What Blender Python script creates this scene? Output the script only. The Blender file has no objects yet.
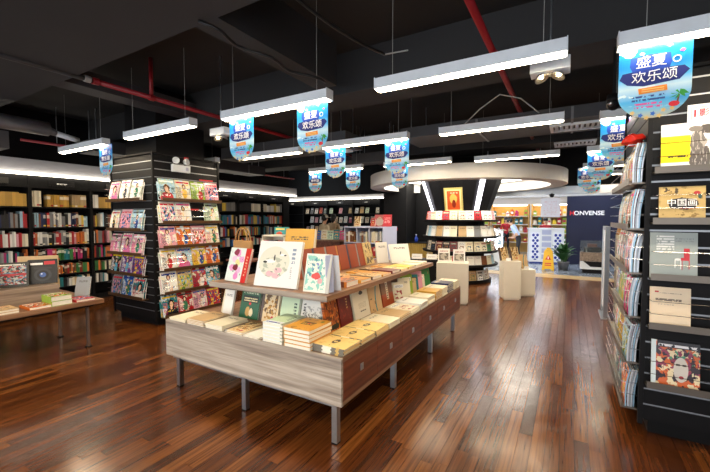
import bpy, bmesh, math, random
from mathutils import Vector, Matrix
R = random.Random(11)
scene = bpy.context.scene
COL = scene.collection
PI = math.pi
rad = math.radians

# ------------------------------------------------------------------ camera, world, exposure
cam_d = bpy.data.cameras.new('camera')
cam_d.sensor_width = 36.0
cam_d.lens = 366.0 / 710.0 * 36.0
cam_d.clip_start = 0.05
cam = bpy.data.objects.new('camera', cam_d)
COL.objects.link(cam)
cam.location = (0, 0, 1.6)
cam.rotation_euler = (rad(90 - 2.66), 0, rad(30.35))
scene.camera = cam
world = bpy.data.worlds.new('world')
scene.world = world
world.use_nodes = True
world.node_tree.nodes['Background'].inputs[0].default_value = (0.92, 0.96, 1.0, 1)
world.node_tree.nodes['Background'].inputs[1].default_value = 0.95
scene.view_settings.view_transform = 'Standard'
scene.view_settings.look = 'None'
scene.view_settings.gamma = 1.0
scene.view_settings.use_curve_mapping = False
scene.view_settings.exposure = 1.45
TUBE_POWER = 21.0       # emission of the ceiling tubes
COVE_POWER = 4.2        # emission of the bookcase strips
MALL_POWER = 7.0       # emission of the mall ceiling panels

# ------------------------------------------------------------------ helpers: colour, materials
def lin(h):
    if not isinstance(h, str):
        return tuple(h)[:3]
    h = h.lstrip('#')
    out = []
    for i in (0, 2, 4):
        c = int(h[i:i + 2], 16) / 255.0
        out.append(c / 12.92 if c <= 0.04045 else ((c + 0.055) / 1.055) ** 2.4)
    return tuple(out)

def rgba(h):
    return lin(h) + (1.0,)

class Nodes:
    """thin wrapper to write shader graphs"""
    def __init__(s, name):
        s.m = bpy.data.materials.new(name)
        s.m.use_nodes = True
        s.t = s.m.node_tree
        s.b = s.t.nodes['Principled BSDF']
    def n(s, typ, **kw):
        x = s.t.nodes.new(typ)
        for k, v in kw.items():
            setattr(x, k, v)
        return x
    def l(s, a, b):
        s.t.links.new(a, b)
    def setin(s, sock, v):
        if hasattr(v, 'links'):
            s.l(v, sock)
        else:
            sock.default_value = v
    def math(s, op, a, b=None, c=None):
        x = s.n('ShaderNodeMath', operation=op)
        s.setin(x.inputs[0], a)
        if b is not None: s.setin(x.inputs[1], b)
        if c is not None: s.setin(x.inputs[2], c)
        return x.outputs[0]
    def mix(s, f, a, b, blend='MIX'):
        x = s.n('ShaderNodeMix', data_type='RGBA', blend_type=blend)
        s.setin(x.inputs[0], f)
        s.setin(x.inputs[6], a)
        s.setin(x.inputs[7], b)
        return x.outputs[2]
    def ramp(s, f, stops, const=False):
        x = s.n('ShaderNodeValToRGB')
        if const: x.color_ramp.interpolation = 'CONSTANT'
        e = x.color_ramp.elements
        while len(e) < len(stops): e.new(0.5)
        for i, (p, c) in enumerate(stops):
            e[i].position = p; e[i].color = rgba(c)
        s.setin(x.inputs[0], f)
        return x.outputs[0]
    def noise(s, vec, scale, detail=2, rough=0.5):
        x = s.n('ShaderNodeTexNoise')
        x.inputs['Scale'].default_value = scale
        x.inputs['Detail'].default_value = detail
        x.inputs['Roughness'].default_value = rough
        if vec is not None: s.l(vec, x.inputs['Vector'])
        return x.outputs['Fac']
    def vscale(s, vec, sc):
        x = s.n('ShaderNodeVectorMath', operation='MULTIPLY')
        s.l(vec, x.inputs[0]); x.inputs[1].default_value = sc
        return x.outputs[0]
    def pos(s):
        return s.n('ShaderNodeNewGeometry').outputs['Position']
    def bump(s, h, strength, dist=0.01):
        x = s.n('ShaderNodeBump')
        x.inputs['Strength'].default_value = strength
        x.inputs['Distance'].default_value = dist
        s.l(h, x.inputs['Height'])
        s.l(x.outputs[0], s.b.inputs['Normal'])
    def done(s, col, rough=0.5, metal=0.0, spec=0.5, coat=0.0):
        s.setin(s.b.inputs['Base Color'], col if hasattr(col, 'links') else rgba(col))
        s.setin(s.b.inputs['Roughness'], rough)
        s.b.inputs['Metallic'].default_value = metal
        s.b.inputs['Specular IOR Level'].default_value = spec
        s.b.inputs['Coat Weight'].default_value = coat
        return s.m

def mat(name, col, rough=0.5, metal=0.0, var=0.12, scale=9.0, spec=0.5, coat=0.0, emit=None, power=0.0):
    g = Nodes(name)
    f = g.noise(g.pos(), scale, 3)
    c = lin(col)
    lo = tuple(x * (1 - var) for x in c) + (1,)
    hi = tuple(min(1, x * (1 + var)) for x in c) + (1,)
    out = g.mix(f, lo, hi)
    if emit:
        g.b.inputs['Emission Color'].default_value = rgba(emit)
        g.b.inputs['Emission Strength'].default_value = power
    return g.done(out, rough, metal, spec, coat)

class Paint(Nodes):
    """flat print laid over a front face: u = generated x, v = generated z of the object"""
    def __init__(s, name, base='obj', v_axis=2):
        super().__init__(name)
        tc = s.n('ShaderNodeTexCoord')
        sp = s.n('ShaderNodeSeparateXYZ'); s.l(tc.outputs['Generated'], sp.inputs[0])
        s.u, s.v = sp.outputs[0], sp.outputs[v_axis]
        cb = s.n('ShaderNodeCombineXYZ'); s.l(s.u, cb.inputs[0]); s.l(s.v, cb.inputs[1])
        s.p = cb.outputs[0]
        s.oi = s.n('ShaderNodeObjectInfo')
        s.rnd = s.oi.outputs['Random']
        s.c = s.colour(base)
    def colour(s, c):
        if c == 'obj': return s.oi.outputs['Color']
        if isinstance(c, list):                                    # one of these, by object
            return s.ramp(s.r(len(c) * 8.31), [(i / len(c), k) for i, k in enumerate(c)], True)
        if hasattr(c, 'links'): return c
        return rgba(c)
    def r(s, k):
        return s.math('FRACT', s.math('MULTIPLY', s.rnd, k))
    def over(s, mask, c):
        s.c = s.mix(mask, s.c, s.colour(c)); return s
    def m_rect(s, x0, y0, x1, y1):
        a = s.math('COMPARE', s.u, (x0 + x1) / 2, abs(x1 - x0) / 2)
        b = s.math('COMPARE', s.v, (y0 + y1) / 2, abs(y1 - y0) / 2)
        return s.math('MULTIPLY', a, b)
    def rect(s, x0, y0, x1, y1, c):
        return s.over(s.m_rect(x0, y0, x1, y1), c)
    def m_ell(s, cx, cy, rx, ry, wob=0.0):
        x = s.n('ShaderNodeVectorMath', operation='MULTIPLY_ADD')
        s.l(s.p, x.inputs[0])
        x.inputs[1].default_value = (1 / rx, 1 / ry, 0)
        x.inputs[2].default_value = (-cx / rx, -cy / ry, 0)
        ln = s.n('ShaderNodeVectorMath', operation='LENGTH'); s.l(x.outputs[0], ln.inputs[0])
        d = ln.outputs['Value']
        if wob:
            d = s.math('ADD', d, s.math('MULTIPLY', s.math('SUBTRACT', s.noise(s.p, 9, 2), 0.5), wob))
        return s.math('LESS_THAN', d, 1.0)
    def ell(s, cx, cy, rx, ry, c, wob=0.0):
        return s.over(s.m_ell(cx, cy, rx, ry, wob), c)
    def blobs(s, scale, thr, c, box=(0, 0, 1, 1), seed=0.0, stretch=(1, 1, 1)):
        vec = s.n('ShaderNodeVectorMath', operation='MULTIPLY_ADD')
        s.l(s.p, vec.inputs[0]); vec.inputs[1].default_value = stretch
        vec.inputs[2].default_value = (seed, seed * 1.7, seed)
        f = s.math('GREATER_THAN', s.noise(vec.outputs[0], scale, 3), thr)
        return s.over(s.math('MULTIPLY', f, s.m_rect(*box)), c)
    def words(s, x0, y0, x1, y1, rows, c, dens=34.0, thr=0.47):
        """rows of small print"""
        row = s.math('LESS_THAN', s.math('FRACT', s.math('MULTIPLY', s.math('SUBTRACT', s.v, y0), rows / (y1 - y0))), 0.58)
        f = s.math('GREATER_THAN', s.noise(s.vscale(s.p, (1, 0.6, 1)), dens, 1), thr)
        return s.over(s.math('MULTIPLY', s.math('MULTIPLY', row, f), s.m_rect(x0, y0, x1, y1)), c)
    def fin(s, rough=0.35, spec=0.5, coat=0.0):
        return s.done(s.c, rough, 0, spec, coat)

# ------------------------------------------------------------------ helpers: meshes and objects
class MB:
    def __init__(s):
        s.v = []; s.f = []; s.mi = []
    def box(s, x0, y0, z0, x1, y1, z1, mi=0):
        b = len(s.v)
        s.v += [(x0, y0, z0), (x1, y0, z0), (x1, y1, z0), (x0, y1, z0), (x0, y0, z1), (x1, y0, z1), (x1, y1, z1), (x0, y1, z1)]
        for q in ((0, 3, 2, 1), (4, 5, 6, 7), (0, 1, 5, 4), (1, 2, 6, 5), (2, 3, 7, 6), (3, 0, 4, 7)):
            s.f.append([b + i for i in q]); s.mi.append(mi)
        return s
    def hexa(s, pts, mi=0):
        b = len(s.v); s.v += [tuple(p) for p in pts]
        for q in ((0, 3, 2, 1), (4, 5, 6, 7), (0, 1, 5, 4), (1, 2, 6, 5), (2, 3, 7, 6), (3, 0, 4, 7)):
            s.f.append([b + i for i in q]); s.mi.append(mi)
        return s
    def tube(s, pts, r, n=8, mi=0, caps=True):
        pts = [Vector(p) for p in pts]
        rs = r if isinstance(r, (list, tuple)) else [r] * len(pts)
        b = len(s.v)
        for i, p in enumerate(pts):
            d = (pts[min(i + 1, len(pts) - 1)] - pts[max(i - 1, 0)])
            d = d.normalized() if d.length > 0 else Vector((0, 0, 1))
            a = d.cross(Vector((0, 0, 1)))
            if a.length < 1e-3: a = Vector((1, 0, 0))
            a.normalize(); c = d.cross(a)
            for k in range(n):
                t = 2 * PI * k / n
                s.v.append(tuple(p + (a * math.cos(t) + c * math.sin(t)) * rs[i]))
        for i in range(len(pts) - 1):
            for k in range(n):
                k2 = (k + 1) % n
                s.f.append([b + i * n + k, b + (i + 1) * n + k, b + (i + 1) * n + k2, b + i * n + k2]); s.mi.append(mi)
        if caps:
            s.f.append([b + k for k in range(n)]); s.mi.append(mi)
            e = b + (len(pts) - 1) * n
            s.f.append([e + k for k in reversed(range(n))]); s.mi.append(mi)
        return s
    def lathe(s, prof, n=24, mi=0, a0=0.0, a1=2 * PI):
        b = len(s.v); full = abs(a1 - a0 - 2 * PI) < 1e-6
        m = n if full else n + 1
        for k in range(m):
            t = a0 + (a1 - a0) * k / n
            for (r, z) in prof: s.v.append((r * math.cos(t), r * math.sin(t), z))
        L = len(prof)
        for k in range(n):
            k2 = (k + 1) % m
            for j in range(L - 1):
                s.f.append([b + k * L + j, b + k2 * L + j, b + k2 * L + j + 1, b + k * L + j + 1]); s.mi.append(mi)
        return s
    def prism(s, poly, y0, y1, mi=0):
        """poly in x,z; extruded along y (faces -y at y0)"""
        b = len(s.v); n = len(poly)
        s.v += [(x, y0, z) for x, z in poly] + [(x, y1, z) for x, z in poly]
        s.f.append([b + i for i in range(n)]); s.mi.append(mi)
        s.f.append([b + n + i for i in reversed(range(n))]); s.mi.append(mi)
        for i in range(n):
            j = (i + 1) % n
            s.f.append([b + i, b + n + i, b + n + j, b + j]); s.mi.append(mi)
        return s
    def ball(s, c, r, n=10, m=6, mi=0, sc=(1, 1, 1)):
        b = len(s.v)
        for i in range(m + 1):
            t = PI * i / m
            for k in range(n):
                p = 2 * PI * k / n
                s.v.append((c[0] + r * sc[0] * math.sin(t) * math.cos(p), c[1] + r * sc[1] * math.sin(t) * math.sin(p), c[2] + r * sc[2] * math.cos(t)))
        for i in range(m):
            for k in range(n):
                k2 = (k + 1) % n
                s.f.append([b + i * n + k, b + (i + 1) * n + k, b + (i + 1) * n + k2, b + i * n + k2]); s.mi.append(mi)
        return s
    def quad(s, a, b_, c, d, mi=0):
        b = len(s.v); s.v += [tuple(a), tuple(b_), tuple(c), tuple(d)]
        s.f.append([b, b + 1, b + 2, b + 3]); s.mi.append(mi)
        return s
    def mesh(s, name, mats, smooth=False):
        me = bpy.data.meshes.new(name)
        me.from_pydata(s.v, [], s.f)
        for m in (mats if isinstance(mats, (list, tuple)) else [mats]): me.materials.append(m)
        me.polygons.foreach_set('material_index', s.mi)
        if smooth:
            me.polygons.foreach_set('use_smooth', [True] * len(s.f))
        bm = bmesh.new(); bm.from_mesh(me)
        bmesh.ops.recalc_face_normals(bm, faces=bm.faces); bm.to_mesh(me); bm.free()
        me.update()
        return me
    def obj(s, name, mats, parent=None, loc=(0, 0, 0), rot=(0, 0, 0), smooth=False, bevel=0, **kw):
        o = ob(name, s.mesh(name, mats, smooth), parent, loc, rot, **kw)
        if bevel:
            b = o.modifiers.new('bevel', 'BEVEL'); b.width = bevel; b.segments = 2; b.limit_method = 'ANGLE'
        return o

def ob(name, data, parent=None, loc=(0, 0, 0), rot=(0, 0, 0), label=None, cat=None, group=None, kind=None, color=None):
    o = bpy.data.objects.new(name, data)
    COL.objects.link(o)
    o.location = loc; o.rotation_euler = rot
    if parent is not None: o.parent = parent
    if label: o['label'] = label
    if cat: o['category'] = cat
    if group: o['group'] = group
    if kind: o['kind'] = kind
    if color is not None: o.color = tuple(lin(color)) + (1,)
    return o

def empty(name, loc, label, cat, group=None, rot=(0, 0, 0), kind=None):
    return ob(name, None, None, loc, rot, label, cat, group, kind)

def struct(name, mb, mats, **kw):
    return mb.obj(name, mats, kind='structure', **kw)

def clone(root, loc=None, rot=None, label=None, group=None, color=None):
    r = root.copy(); COL.objects.link(r)
    if loc is not None: r.location = loc
    if rot is not None: r.rotation_euler = rot
    if label: r['label'] = label
    if group: r['group'] = group
    if color is not None: r.color = rgba(color)
    for ch in list(root.children):
        c = ch.copy(); COL.objects.link(c); c.parent = r
        for g in list(ch.children):
            d = g.copy(); COL.objects.link(d); d.parent = c
    return r

_txt = {}
def text_mesh(s, size, m, offset=0.0, depth=0.0012, align='CENTER'):
    key = (s, size, m.name, offset, align)
    if key in _txt: return _txt[key]
    c = bpy.data.curves.new('lettering', 'FONT')
    c.body = s; c.size = size; c.align_x = align; c.align_y = 'CENTER'
    c.offset = offset; c.extrude = depth; c.resolution_u = 3
    o = bpy.data.objects.new('lettering', c); COL.objects.link(o)
    dg = bpy.context.evaluated_depsgraph_get()
    me = bpy.data.meshes.new_from_object(o.evaluated_get(dg))
    bpy.data.objects.remove(o); bpy.data.curves.remove(c)
    me.name = 'lettering'
    me.materials.clear(); me.materials.append(m)
    _txt[key] = me
    return me

def text(s, size, m, parent, loc, rot=(PI / 2, 0, 0), offset=0.0, name='lettering', depth=0.0012):
    return ob(name, text_mesh(s, size, m, offset, depth), parent, loc, rot)

# ------------------------------------------------------------------ materials
M = {}
M['black'] = mat('black_laminate', '#0d0d10', 0.55, var=0.3, spec=0.22)
M['black_shelf'] = mat('black_shelf', '#0a0a0c', 0.55, var=0.3, spec=0.22)
M['groove'] = mat('aluminium_slat_insert', '#9a9da2', 0.42, 0.85)
M['steel'] = mat('brushed_steel', '#b4b8bd', 0.28, 0.95, scale=40)
M['chrome'] = mat('chrome_wire', '#cfd2d6', 0.18, 1.0)
M['white_metal'] = mat('white_enamel', '#dfe6ee', 0.4)
M['tube'] = mat('lit_tube', '#ffffff', 0.5, emit='#ffe9c6', power=TUBE_POWER)
M['cove'] = mat('lit_strip', '#ffffff', 0.5, emit='#fff3dc', power=COVE_POWER)
M['mall_light'] = mat('mall_light_panel', '#ffffff', 0.5, emit='#f4f8ff', power=MALL_POWER)
M['warm_bulb'] = mat('warm_bulb', '#fff2d0', 0.5, emit='#ffd79a', power=30.0)
M['ceiling'] = mat('charcoal_ceiling_paint', '#1f1f21', 0.85, var=0.2, scale=2.5)
M['soffit'] = mat('charcoal_plasterboard', '#2b2b2d', 0.8, var=0.15, scale=1.5)
M['duct'] = mat('galvanised_duct', '#77787c', 0.45, 0.6)
M['darkduct'] = mat('painted_duct', '#3c3c40', 0.6)
M['redpipe'] = mat('red_pipe_paint', '#8f1620', 0.45)
M['cable'] = mat('black_cable', '#0c0c0e', 0.5)
M['greycable'] = mat('grey_cable', '#9a9a98', 0.5)
M['paper'] = mat('paper_edges', '#efe8d8', 0.8, scale=60, var=0.08)
M['white_paper'] = mat('white_paper', '#f4f2ee', 0.7, scale=60, var=0.04)
M['plaster'] = mat('off_white_plaster', '#d9d8d6', 0.8, var=0.04)
M['fascia'] = mat('grey_white_fascia', '#b2b3ba', 0.7, var=0.05)
M['cream'] = mat('cream_laminate', '#e8e0cf', 0.45, var=0.04)
M['whitegloss'] = mat('white_gloss', '#eef1f5', 0.25, var=0.03)
M['bluegrey'] = mat('pale_blue_grey_panel', '#b4bad6', 0.5, var=0.04)
M['red'] = mat('red_card', '#c81c2c', 0.5)
M['navy'] = mat('navy_panel', '#0e1638', 0.5, var=0.1)
M['yellow'] = mat('yellow_plastic', '#f2bd12', 0.4, var=0.05)
M['green_leaf'] = mat('dark_green_leaf', '#2c5a2a', 0.45, var=0.4, scale=30)
M['soil'] = mat('soil', '#2a1d14', 0.9)
M['skin'] = mat('skin', '#d9a988', 0.55, var=0.05)
M['hair'] = mat('black_hair', '#15110f', 0.45)
M['glass'] = mat('showcase_glass', '#dfe8ee', 0.05, var=0.0)
M['glass'].node_tree.nodes['Principled BSDF'].inputs['Transmission Weight'].default_value = 0.95
M['glass'].node_tree.nodes['Principled BSDF'].inputs['IOR'].default_value = 1.1
M['tan'] = mat('tan_stone', '#b69a6c', 0.3)
M['blue'] = mat('royal_blue', '#2442a8', 0.4)
M['orange'] = mat('orange_print', '#f08a1c', 0.5)
M['white_print'] = mat('white_print', '#ffffff', 0.5, var=0.0)
M['navy_print'] = mat('navy_print', '#12257a', 0.5, var=0.0)
M['red_print'] = mat('red_print', '#dc1f2e', 0.5, var=0.0)
M['black_print'] = mat('black_print', '#141414', 0.5, var=0.0)
M['green_print'] = mat('green_print', '#2f9a35', 0.5, var=0.1)
M['brown_print'] = mat('brown_print', '#7a4c22', 0.5, var=0.1)
M['pink_print'] = mat('pink_print', '#e0559a', 0.5, var=0.0)
M['sand_print'] = mat('sand_print', '#f0c878', 0.5, var=0.0)
M['star_print'] = mat('blue_star_print', '#2e6cc8', 0.5, var=0.0)

def wood(name, c0, c1, c2, axis=0, rough=0.4, sc=1.0):
    g = Nodes(name)
    tc = g.n('ShaderNodeTexCoord').outputs['Object']
    st = [22 * sc, 22 * sc, 22 * sc]; st[axis] = 0.9 * sc
    v = g.vscale(tc, tuple(st))
    f = g.noise(v, 1.0, 4, 0.6)
    st2 = [90 * sc] * 3; st2[axis] = 2.0 * sc
    f2 = g.noise(g.vscale(tc, tuple(st2)), 1.0, 2)
    c = g.ramp(f, [(0.3, c0), (0.5, c1), (0.7, c2)])
    c = g.mix(g.math('MULTIPLY', f2, 0.45), c, rgba(c0), 'MULTIPLY')
    g.bump(f2, 0.08, 0.002)
    return g.done(c, rough)
M['wood_daylit'] = wood('daylit_table_laminate', '#7d7067', '#b3a698', '#d9cec1', 0)  # same laminate as the drawers, with daylight on the end face painted in as paler grey
M['wood_top'] = wood('table_wood', '#6d4c36', '#946c4f', '#ab8768', 1)
M['wood_drawer'] = wood('walnut_drawer', '#55291a', '#84462c', '#9c5c3c', 1)
M['wood_riser'] = wood('grey_oak', '#77665a', '#9d8a7a', '#b5a496', 1)

def floor_material():
    g = Nodes('walnut_plank')
    oi = g.n('ShaderNodeObjectInfo').outputs['Random']
    geo = g.n('ShaderNodeNewGeometry')
    r = g.math('FRACT', g.math('ADD', oi, geo.outputs['Random Per Island']))
    off = g.n('ShaderNodeCombineXYZ')
    g.l(g.math('MULTIPLY', r, 37.0), off.inputs[0]); g.l(g.math('MULTIPLY', r, 91.0), off.inputs[1])
    add = g.n('ShaderNodeVectorMath', operation='ADD')
    g.l(geo.outputs['Position'], add.inputs[0]); g.l(off.outputs[0], add.inputs[1])
    f = g.noise(g.vscale(add.outputs[0], (55, 1.6, 1)), 1.0, 4, 0.6)
    f2 = g.noise(g.vscale(add.outputs[0], (14, 0.9, 1)), 1.0, 2)
    base = g.ramp(r, [(0.0, '#4e2912'), (0.35, '#623417'), (0.7, '#74411d'), (1.0, '#895224')])
    grain = g.ramp(f, [(0.32, '#5a4a42'), (0.6, '#ffffff')])
    c = g.mix(0.75, base, grain, 'MULTIPLY')
    c = g.mix(g.math('MULTIPLY', f2, 0.35), c, rgba('#2c160a'))
    wear = g.noise(g.vscale(geo.outputs['Position'], (3, 3, 1)), 2.0, 4, 0.65)
    rough = g.math('MULTIPLY_ADD', wear, 0.24, 0.08)
    g.bump(g.noise(g.vscale(geo.outputs['Position'], (9, 5, 1)), 1.0, 2), 0.07, 0.012)
    g.l(rough, g.b.inputs['Roughness'])
    g.l(c, g.b.inputs['Base Color'])
    g.b.inputs['Specular IOR Level'].default_value = 0.5
    return g.m
M['plank'] = floor_material()

def tile_material():
    g = Nodes('polished_mall_tile')
    c = g.ramp(g.noise(g.pos(), 3.0, 4), [(0.3, '#76818e'), (0.7, '#98a2ae')])
    return g.done(c, 0.12)
M['tile'] = tile_material()

# print on covers
PAL = {'red': '#b8202a', 'orange': '#d5702a', 'yellow': '#e8c63c', 'cream': '#e9dfc4', 'white': '#eeece6', 'grey': '#8a8c8e', 'black': '#1c1c20',
       'navy': '#1e2c58', 'blue': '#2f6cb4', 'teal': '#22808a', 'green': '#3c8044', 'lime': '#93b43c', 'brown': '#7a4a2c', 'pink': '#e3a0ae',
       'magenta': '#c22c78', 'tan': '#c9a878', 'gold': '#cf9f3c', 'pale blue': '#a9cfe2', 'pale green': '#c9dec0', 'dark red': '#6e1a1c', 'purple': '#66408a'}

M['film'] = mat('clear_film_edge', '#c4ccd6', 0.2, 0.3, var=0.3, scale=14)
M['film_blue'] = mat('bluish_film_edge', '#8fb4cc', 0.2, 0.2, var=0.3, scale=14)
M['film_grey'] = mat('grey_film_edge', '#8f969e', 0.2, 0.3, var=0.3, scale=14)
def spine_material():
    p = Paint('book_spine', 'obj', 2)
    f = p.math('GREATER_THAN', p.r(13.0), 0.45)
    p.over(p.math('MULTIPLY', f, p.m_rect(-1, 0.62, 2, 0.86)), p.mix(0.6, p.oi.outputs['Color'], rgba('#f4efe2')))
    f2 = p.math('GREATER_THAN', p.r(29.0), 0.5)
    p.over(p.math('MULTIPLY', f2, p.m_rect(-1, 0.06, 2, 0.16)), ['#15151a', '#e8e2d2', '#b02028', '#d8b040'])
    return p.fin(0.4)
M['spine'] = spine_material()

def generic_cover():
    p = Paint('book_cover_print', 'obj')
    p.blobs(5, 0.52, ['#8a5a3a', '#3c5a78', '#caa860', '#5a7a50', '#a03c3c', '#303038'], (0.12, 0.12, 0.88, 0.56), 2.0)
    p.rect(0.12, 0.70, 0.88, 0.86, ['#ffffff', '#1c1c22', '#8e1f24', '#e8dcc0'])
    p.words(0.16, 0.72, 0.84, 0.84, 2, ['#202024', '#f0eadc', '#f2e2b0', '#802020'])
    return p.fin(0.35)
M['cover'] = generic_cover()

def plain_cover():
    p = Paint('plain_cover_print', 'obj')
    p.words(0.2, 0.74, 0.8, 0.84, 2, '#3a3330', 26)
    return p.fin(0.4)
M['plain'] = plain_cover()

def portrait(name, close, seedc):
    p = Paint(name, 'obj')
    dress = ['#c8343c', '#f0e8e0', '#2f4a8c', '#e8b83c', '#3c7a58', '#1a1a20', '#d870a0', '#68b0d0']
    hair = ['#1a1210', '#3c2416', '#6a4020', '#15131a']
    p.blobs(3.5, 0.56, ['#f4d8d0', '#d8e4ec', '#f2ead0', '#e4c8b8', '#b8c8b0'], (0, 0, 1, 1), seedc)
    sh = p.n('ShaderNodeCombineXYZ'); p.l(p.math('MULTIPLY_ADD', p.r(17.0), 0.24, -0.10), sh.inputs[0]); p.l(p.math('MULTIPLY_ADD', p.r(23.0), 0.12, -0.05), sh.inputs[1])
    ad = p.n('ShaderNodeVectorMath', operation='ADD'); p.l(p.p, ad.inputs[0]); p.l(sh.outputs[0], ad.inputs[1]); flat_p = p.p; p.p = ad.outputs[0]
    if close:
        p.ell(0.55, 0.10, 0.42, 0.34, dress, 0.3)
        p.ell(0.55, 0.58, 0.20, 0.21, hair, 0.6)
        p.rect(0.49, 0.30, 0.62, 0.44, '#dcae92')
        p.ell(0.55, 0.56, 0.105, 0.135, '#e9c0a6')
    else:
        p.rect(0.47, 0.0, 0.55, 0.30, '#e0b498')
        p.rect(0.58, 0.0, 0.66, 0.30, '#dcae92')
        p.ell(0.57, 0.36, 0.17, 0.24, dress, 0.5)
        p.ell(0.40, 0.42, 0.12, 0.05, '#e9c0a6', 0.3)
        p.ell(0.57, 0.68, 0.12, 0.13, hair, 0.4)
        p.ell(0.57, 0.66, 0.065, 0.085, '#ecc4aa')
    p.p = flat_p
    p.blobs(8, 0.63, ['#d03c50', '#f0d048', '#3c78b0', '#58945c', '#ffffff'], (0.0, 0.0, 1, 0.8), seedc + 5)
    title = ['#d01f3c', '#ffffff', '#1c3c9c', '#e83c8c', '#f2d020', '#141418']
    p.words(0.06, 0.84, 0.94, 0.97, 1, title, 11, 0.36)
    p.words(0.05, 0.12, 0.32, 0.66, 9, ['#b01c30', '#ffffff', '#20304c', '#d83c80'], 30)
    p.words(0.74, 0.30, 0.96, 0.60, 5, ['#202024', '#d02040', '#ffffff'], 34)
    return p.fin(0.25)
M['mag_close'] = portrait('magazine_cover_portrait', True, 1.0)
M['mag_full'] = portrait('magazine_cover_figure', False, 4.0)

def collage():
    p = Paint('magazine_cover_collage', 'obj')
    for i, c in enumerate((['#e05030', '#3070b0', '#f0c040', '#50803c'], ['#f0e8d8', '#202028', '#c03048', '#88b8d0'], ['#705038', '#e898a8', '#284878', '#d8d048'])):
        p.blobs(4.5 + i * 2, 0.53 + 0.02 * i, c, (0.04, 0.05, 0.96, 0.78), 3.0 * i + 1)
    p.words(0.06, 0.82, 0.94, 0.97, 1, ['#ffffff', '#d01f3c', '#f2d020', '#1c2c5c'], 11, 0.36)
    return p.fin(0.25)
M['mag_mix'] = collage()
MAGS = ['mag_close', 'mag_full', 'mag_full', 'mag_mix', 'mag_full']

def P(name, base, fn, rough=0.35):
    p = Paint(name, base); fn(p); M[name] = p.fin(rough); return M[name]

def flower(p):
    for x, y, c in ((0.42, 0.84, '#e99ad0'), (0.28, 0.66, '#f4c8e0'), (0.46, 0.56, '#efe09a'), (0.22, 0.40, '#ea9ccc'), (0.55, 0.34, '#f2b8dc'), (0.48, 0.16, '#e38cc8'), (0.40, 0.42, '#7a1c30'), (0.33, 0.86, '#92304e'), (0.62, 0.66, '#e8a4d4')):
        p.ell(x, y, 0.12, 0.10, c, 0.9)
    p.blobs(11, 0.66, '#3a7a4a', (0.08, 0.08, 0.70, 0.92), 3)
    p.rect(0.76, 0, 1, 1, '#cf2018')
    p.words(0.84, 0.2, 0.92, 0.8, 7, '#f0c8a0', 20)
P('peony_album', '#dfe9e4', flower)
def birds(p):
    p.ell(0.40, 0.54, 0.36, 0.34, '#dedccb')
    p.over(p.math('MULTIPLY', p.math('GREATER_THAN', p.noise(p.p, 7, 3), 0.55), p.m_ell(0.40, 0.42, 0.34, 0.22)), '#b4b8a4')
    for x, y in ((0.34, 0.28), (0.48, 0.24), (0.52, 0.36)): p.ell(x, y, 0.085, 0.06, '#e6b3bb', 0.6)
    p.ell(0.30, 0.55, 0.13, 0.04, '#f7f5f0', 0.4); p.ell(0.40, 0.63, 0.018, 0.07, '#2c2826', 0.3); p.ell(0.19, 0.53, 0.05, 0.025, '#23201e', 0.8)
    p.ell(0.58, 0.70, 0.07, 0.025, '#f7f5f0', 0.4); p.ell(0.52, 0.74, 0.012, 0.04, '#2c2826', 0.3); p.ell(0.64, 0.69, 0.03, 0.016, '#2c2826', 0.6)
    p.blobs(12, 0.64, '#6c8a6c', (0.30, 0.2, 0.70, 0.5), 5)
    p.words(0.80, 0.52, 0.88, 0.88, 4, '#7d90a6', 16, 0.4); p.words(0.80, 0.20, 0.84, 0.46, 6, '#a9a9a6', 40)
P('crane_album', '#e9e8e6', birds)
def tent(p):
    p.blobs(6, 0.52, '#8fd0c0', (0.04, 0.05, 0.80, 0.95), 1); p.blobs(8, 0.58, '#4e94a0', (0.08, 0.3, 0.75, 0.9), 6)
    p.blobs(9, 0.6, '#7a88c0', (0.2, 0.45, 0.6, 0.85), 9); p.ell(0.45, 0.42, 0.16, 0.09, '#e2473c', 0.8); p.ell(0.62, 0.30, 0.1, 0.07, '#f0a8a8', 0.8)
    p.rect(0.86, 0, 1, 1, '#c9c6bd')
P('blossom_sleeve', '#f0eee0', tent)
def greenb(p):
    p.rect(0.1, 0.56, 0.92, 0.80, '#10201a'); p.words(0.16, 0.60, 0.86, 0.76, 2, '#e9d8a0', 14, 0.4)
    p.ell(0.5, 0.52, 0.06, 0.05, '#d83038'); p.ell(0.42, 0.24, 0.12, 0.17, '#c89c50', 0.5); p.ell(0.60, 0.22, 0.1, 0.14, '#e8d8b0', 0.5); p.words(0.1, 0.86, 0.9, 0.95, 1, '#d8e0c0', 22)
P('green_history_book', '#1e5a38', greenb)
def tanb(p):
    p.blobs(4, 0.5, '#6c4a1e', (0.1, 0.3, 0.9, 1), 2); p.blobs(6, 0.56, '#b7812e', (0.1, 0.1, 0.9, 0.9), 7); p.rect(0, 0, 0.14, 1, '#5a463c'); p.ell(0.7, 0.16, 0.08, 0.07, '#b83038')
P('antique_book', '#dfc79a', tanb)
def lgreen(p):
    p.rect(0.0, 0.0, 0.88, 0.22, '#e6eef0'); p.words(0.08, 0.06, 0.78, 0.18, 1, '#2848b0', 12, 0.4); p.words(0.66, 0.42, 0.80, 0.86, 4, '#35503c', 15, 0.42); p.rect(0.9, 0, 1, 1, '#8c9480')
P('pale_green_book', '#c6dcb8', lgreen)
def ink(p):
    p.blobs(7, 0.53, '#a8a8a2', (0.1, 0.0, 1, 0.8), 2); p.blobs(12, 0.56, '#5c5c58', (0.1, 0.0, 1, 0.55), 5); p.words(0.08, 0.5, 0.2, 0.92, 4, '#303030', 18, 0.45)
P('ink_landscape_book', '#e4e2da', ink)
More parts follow.
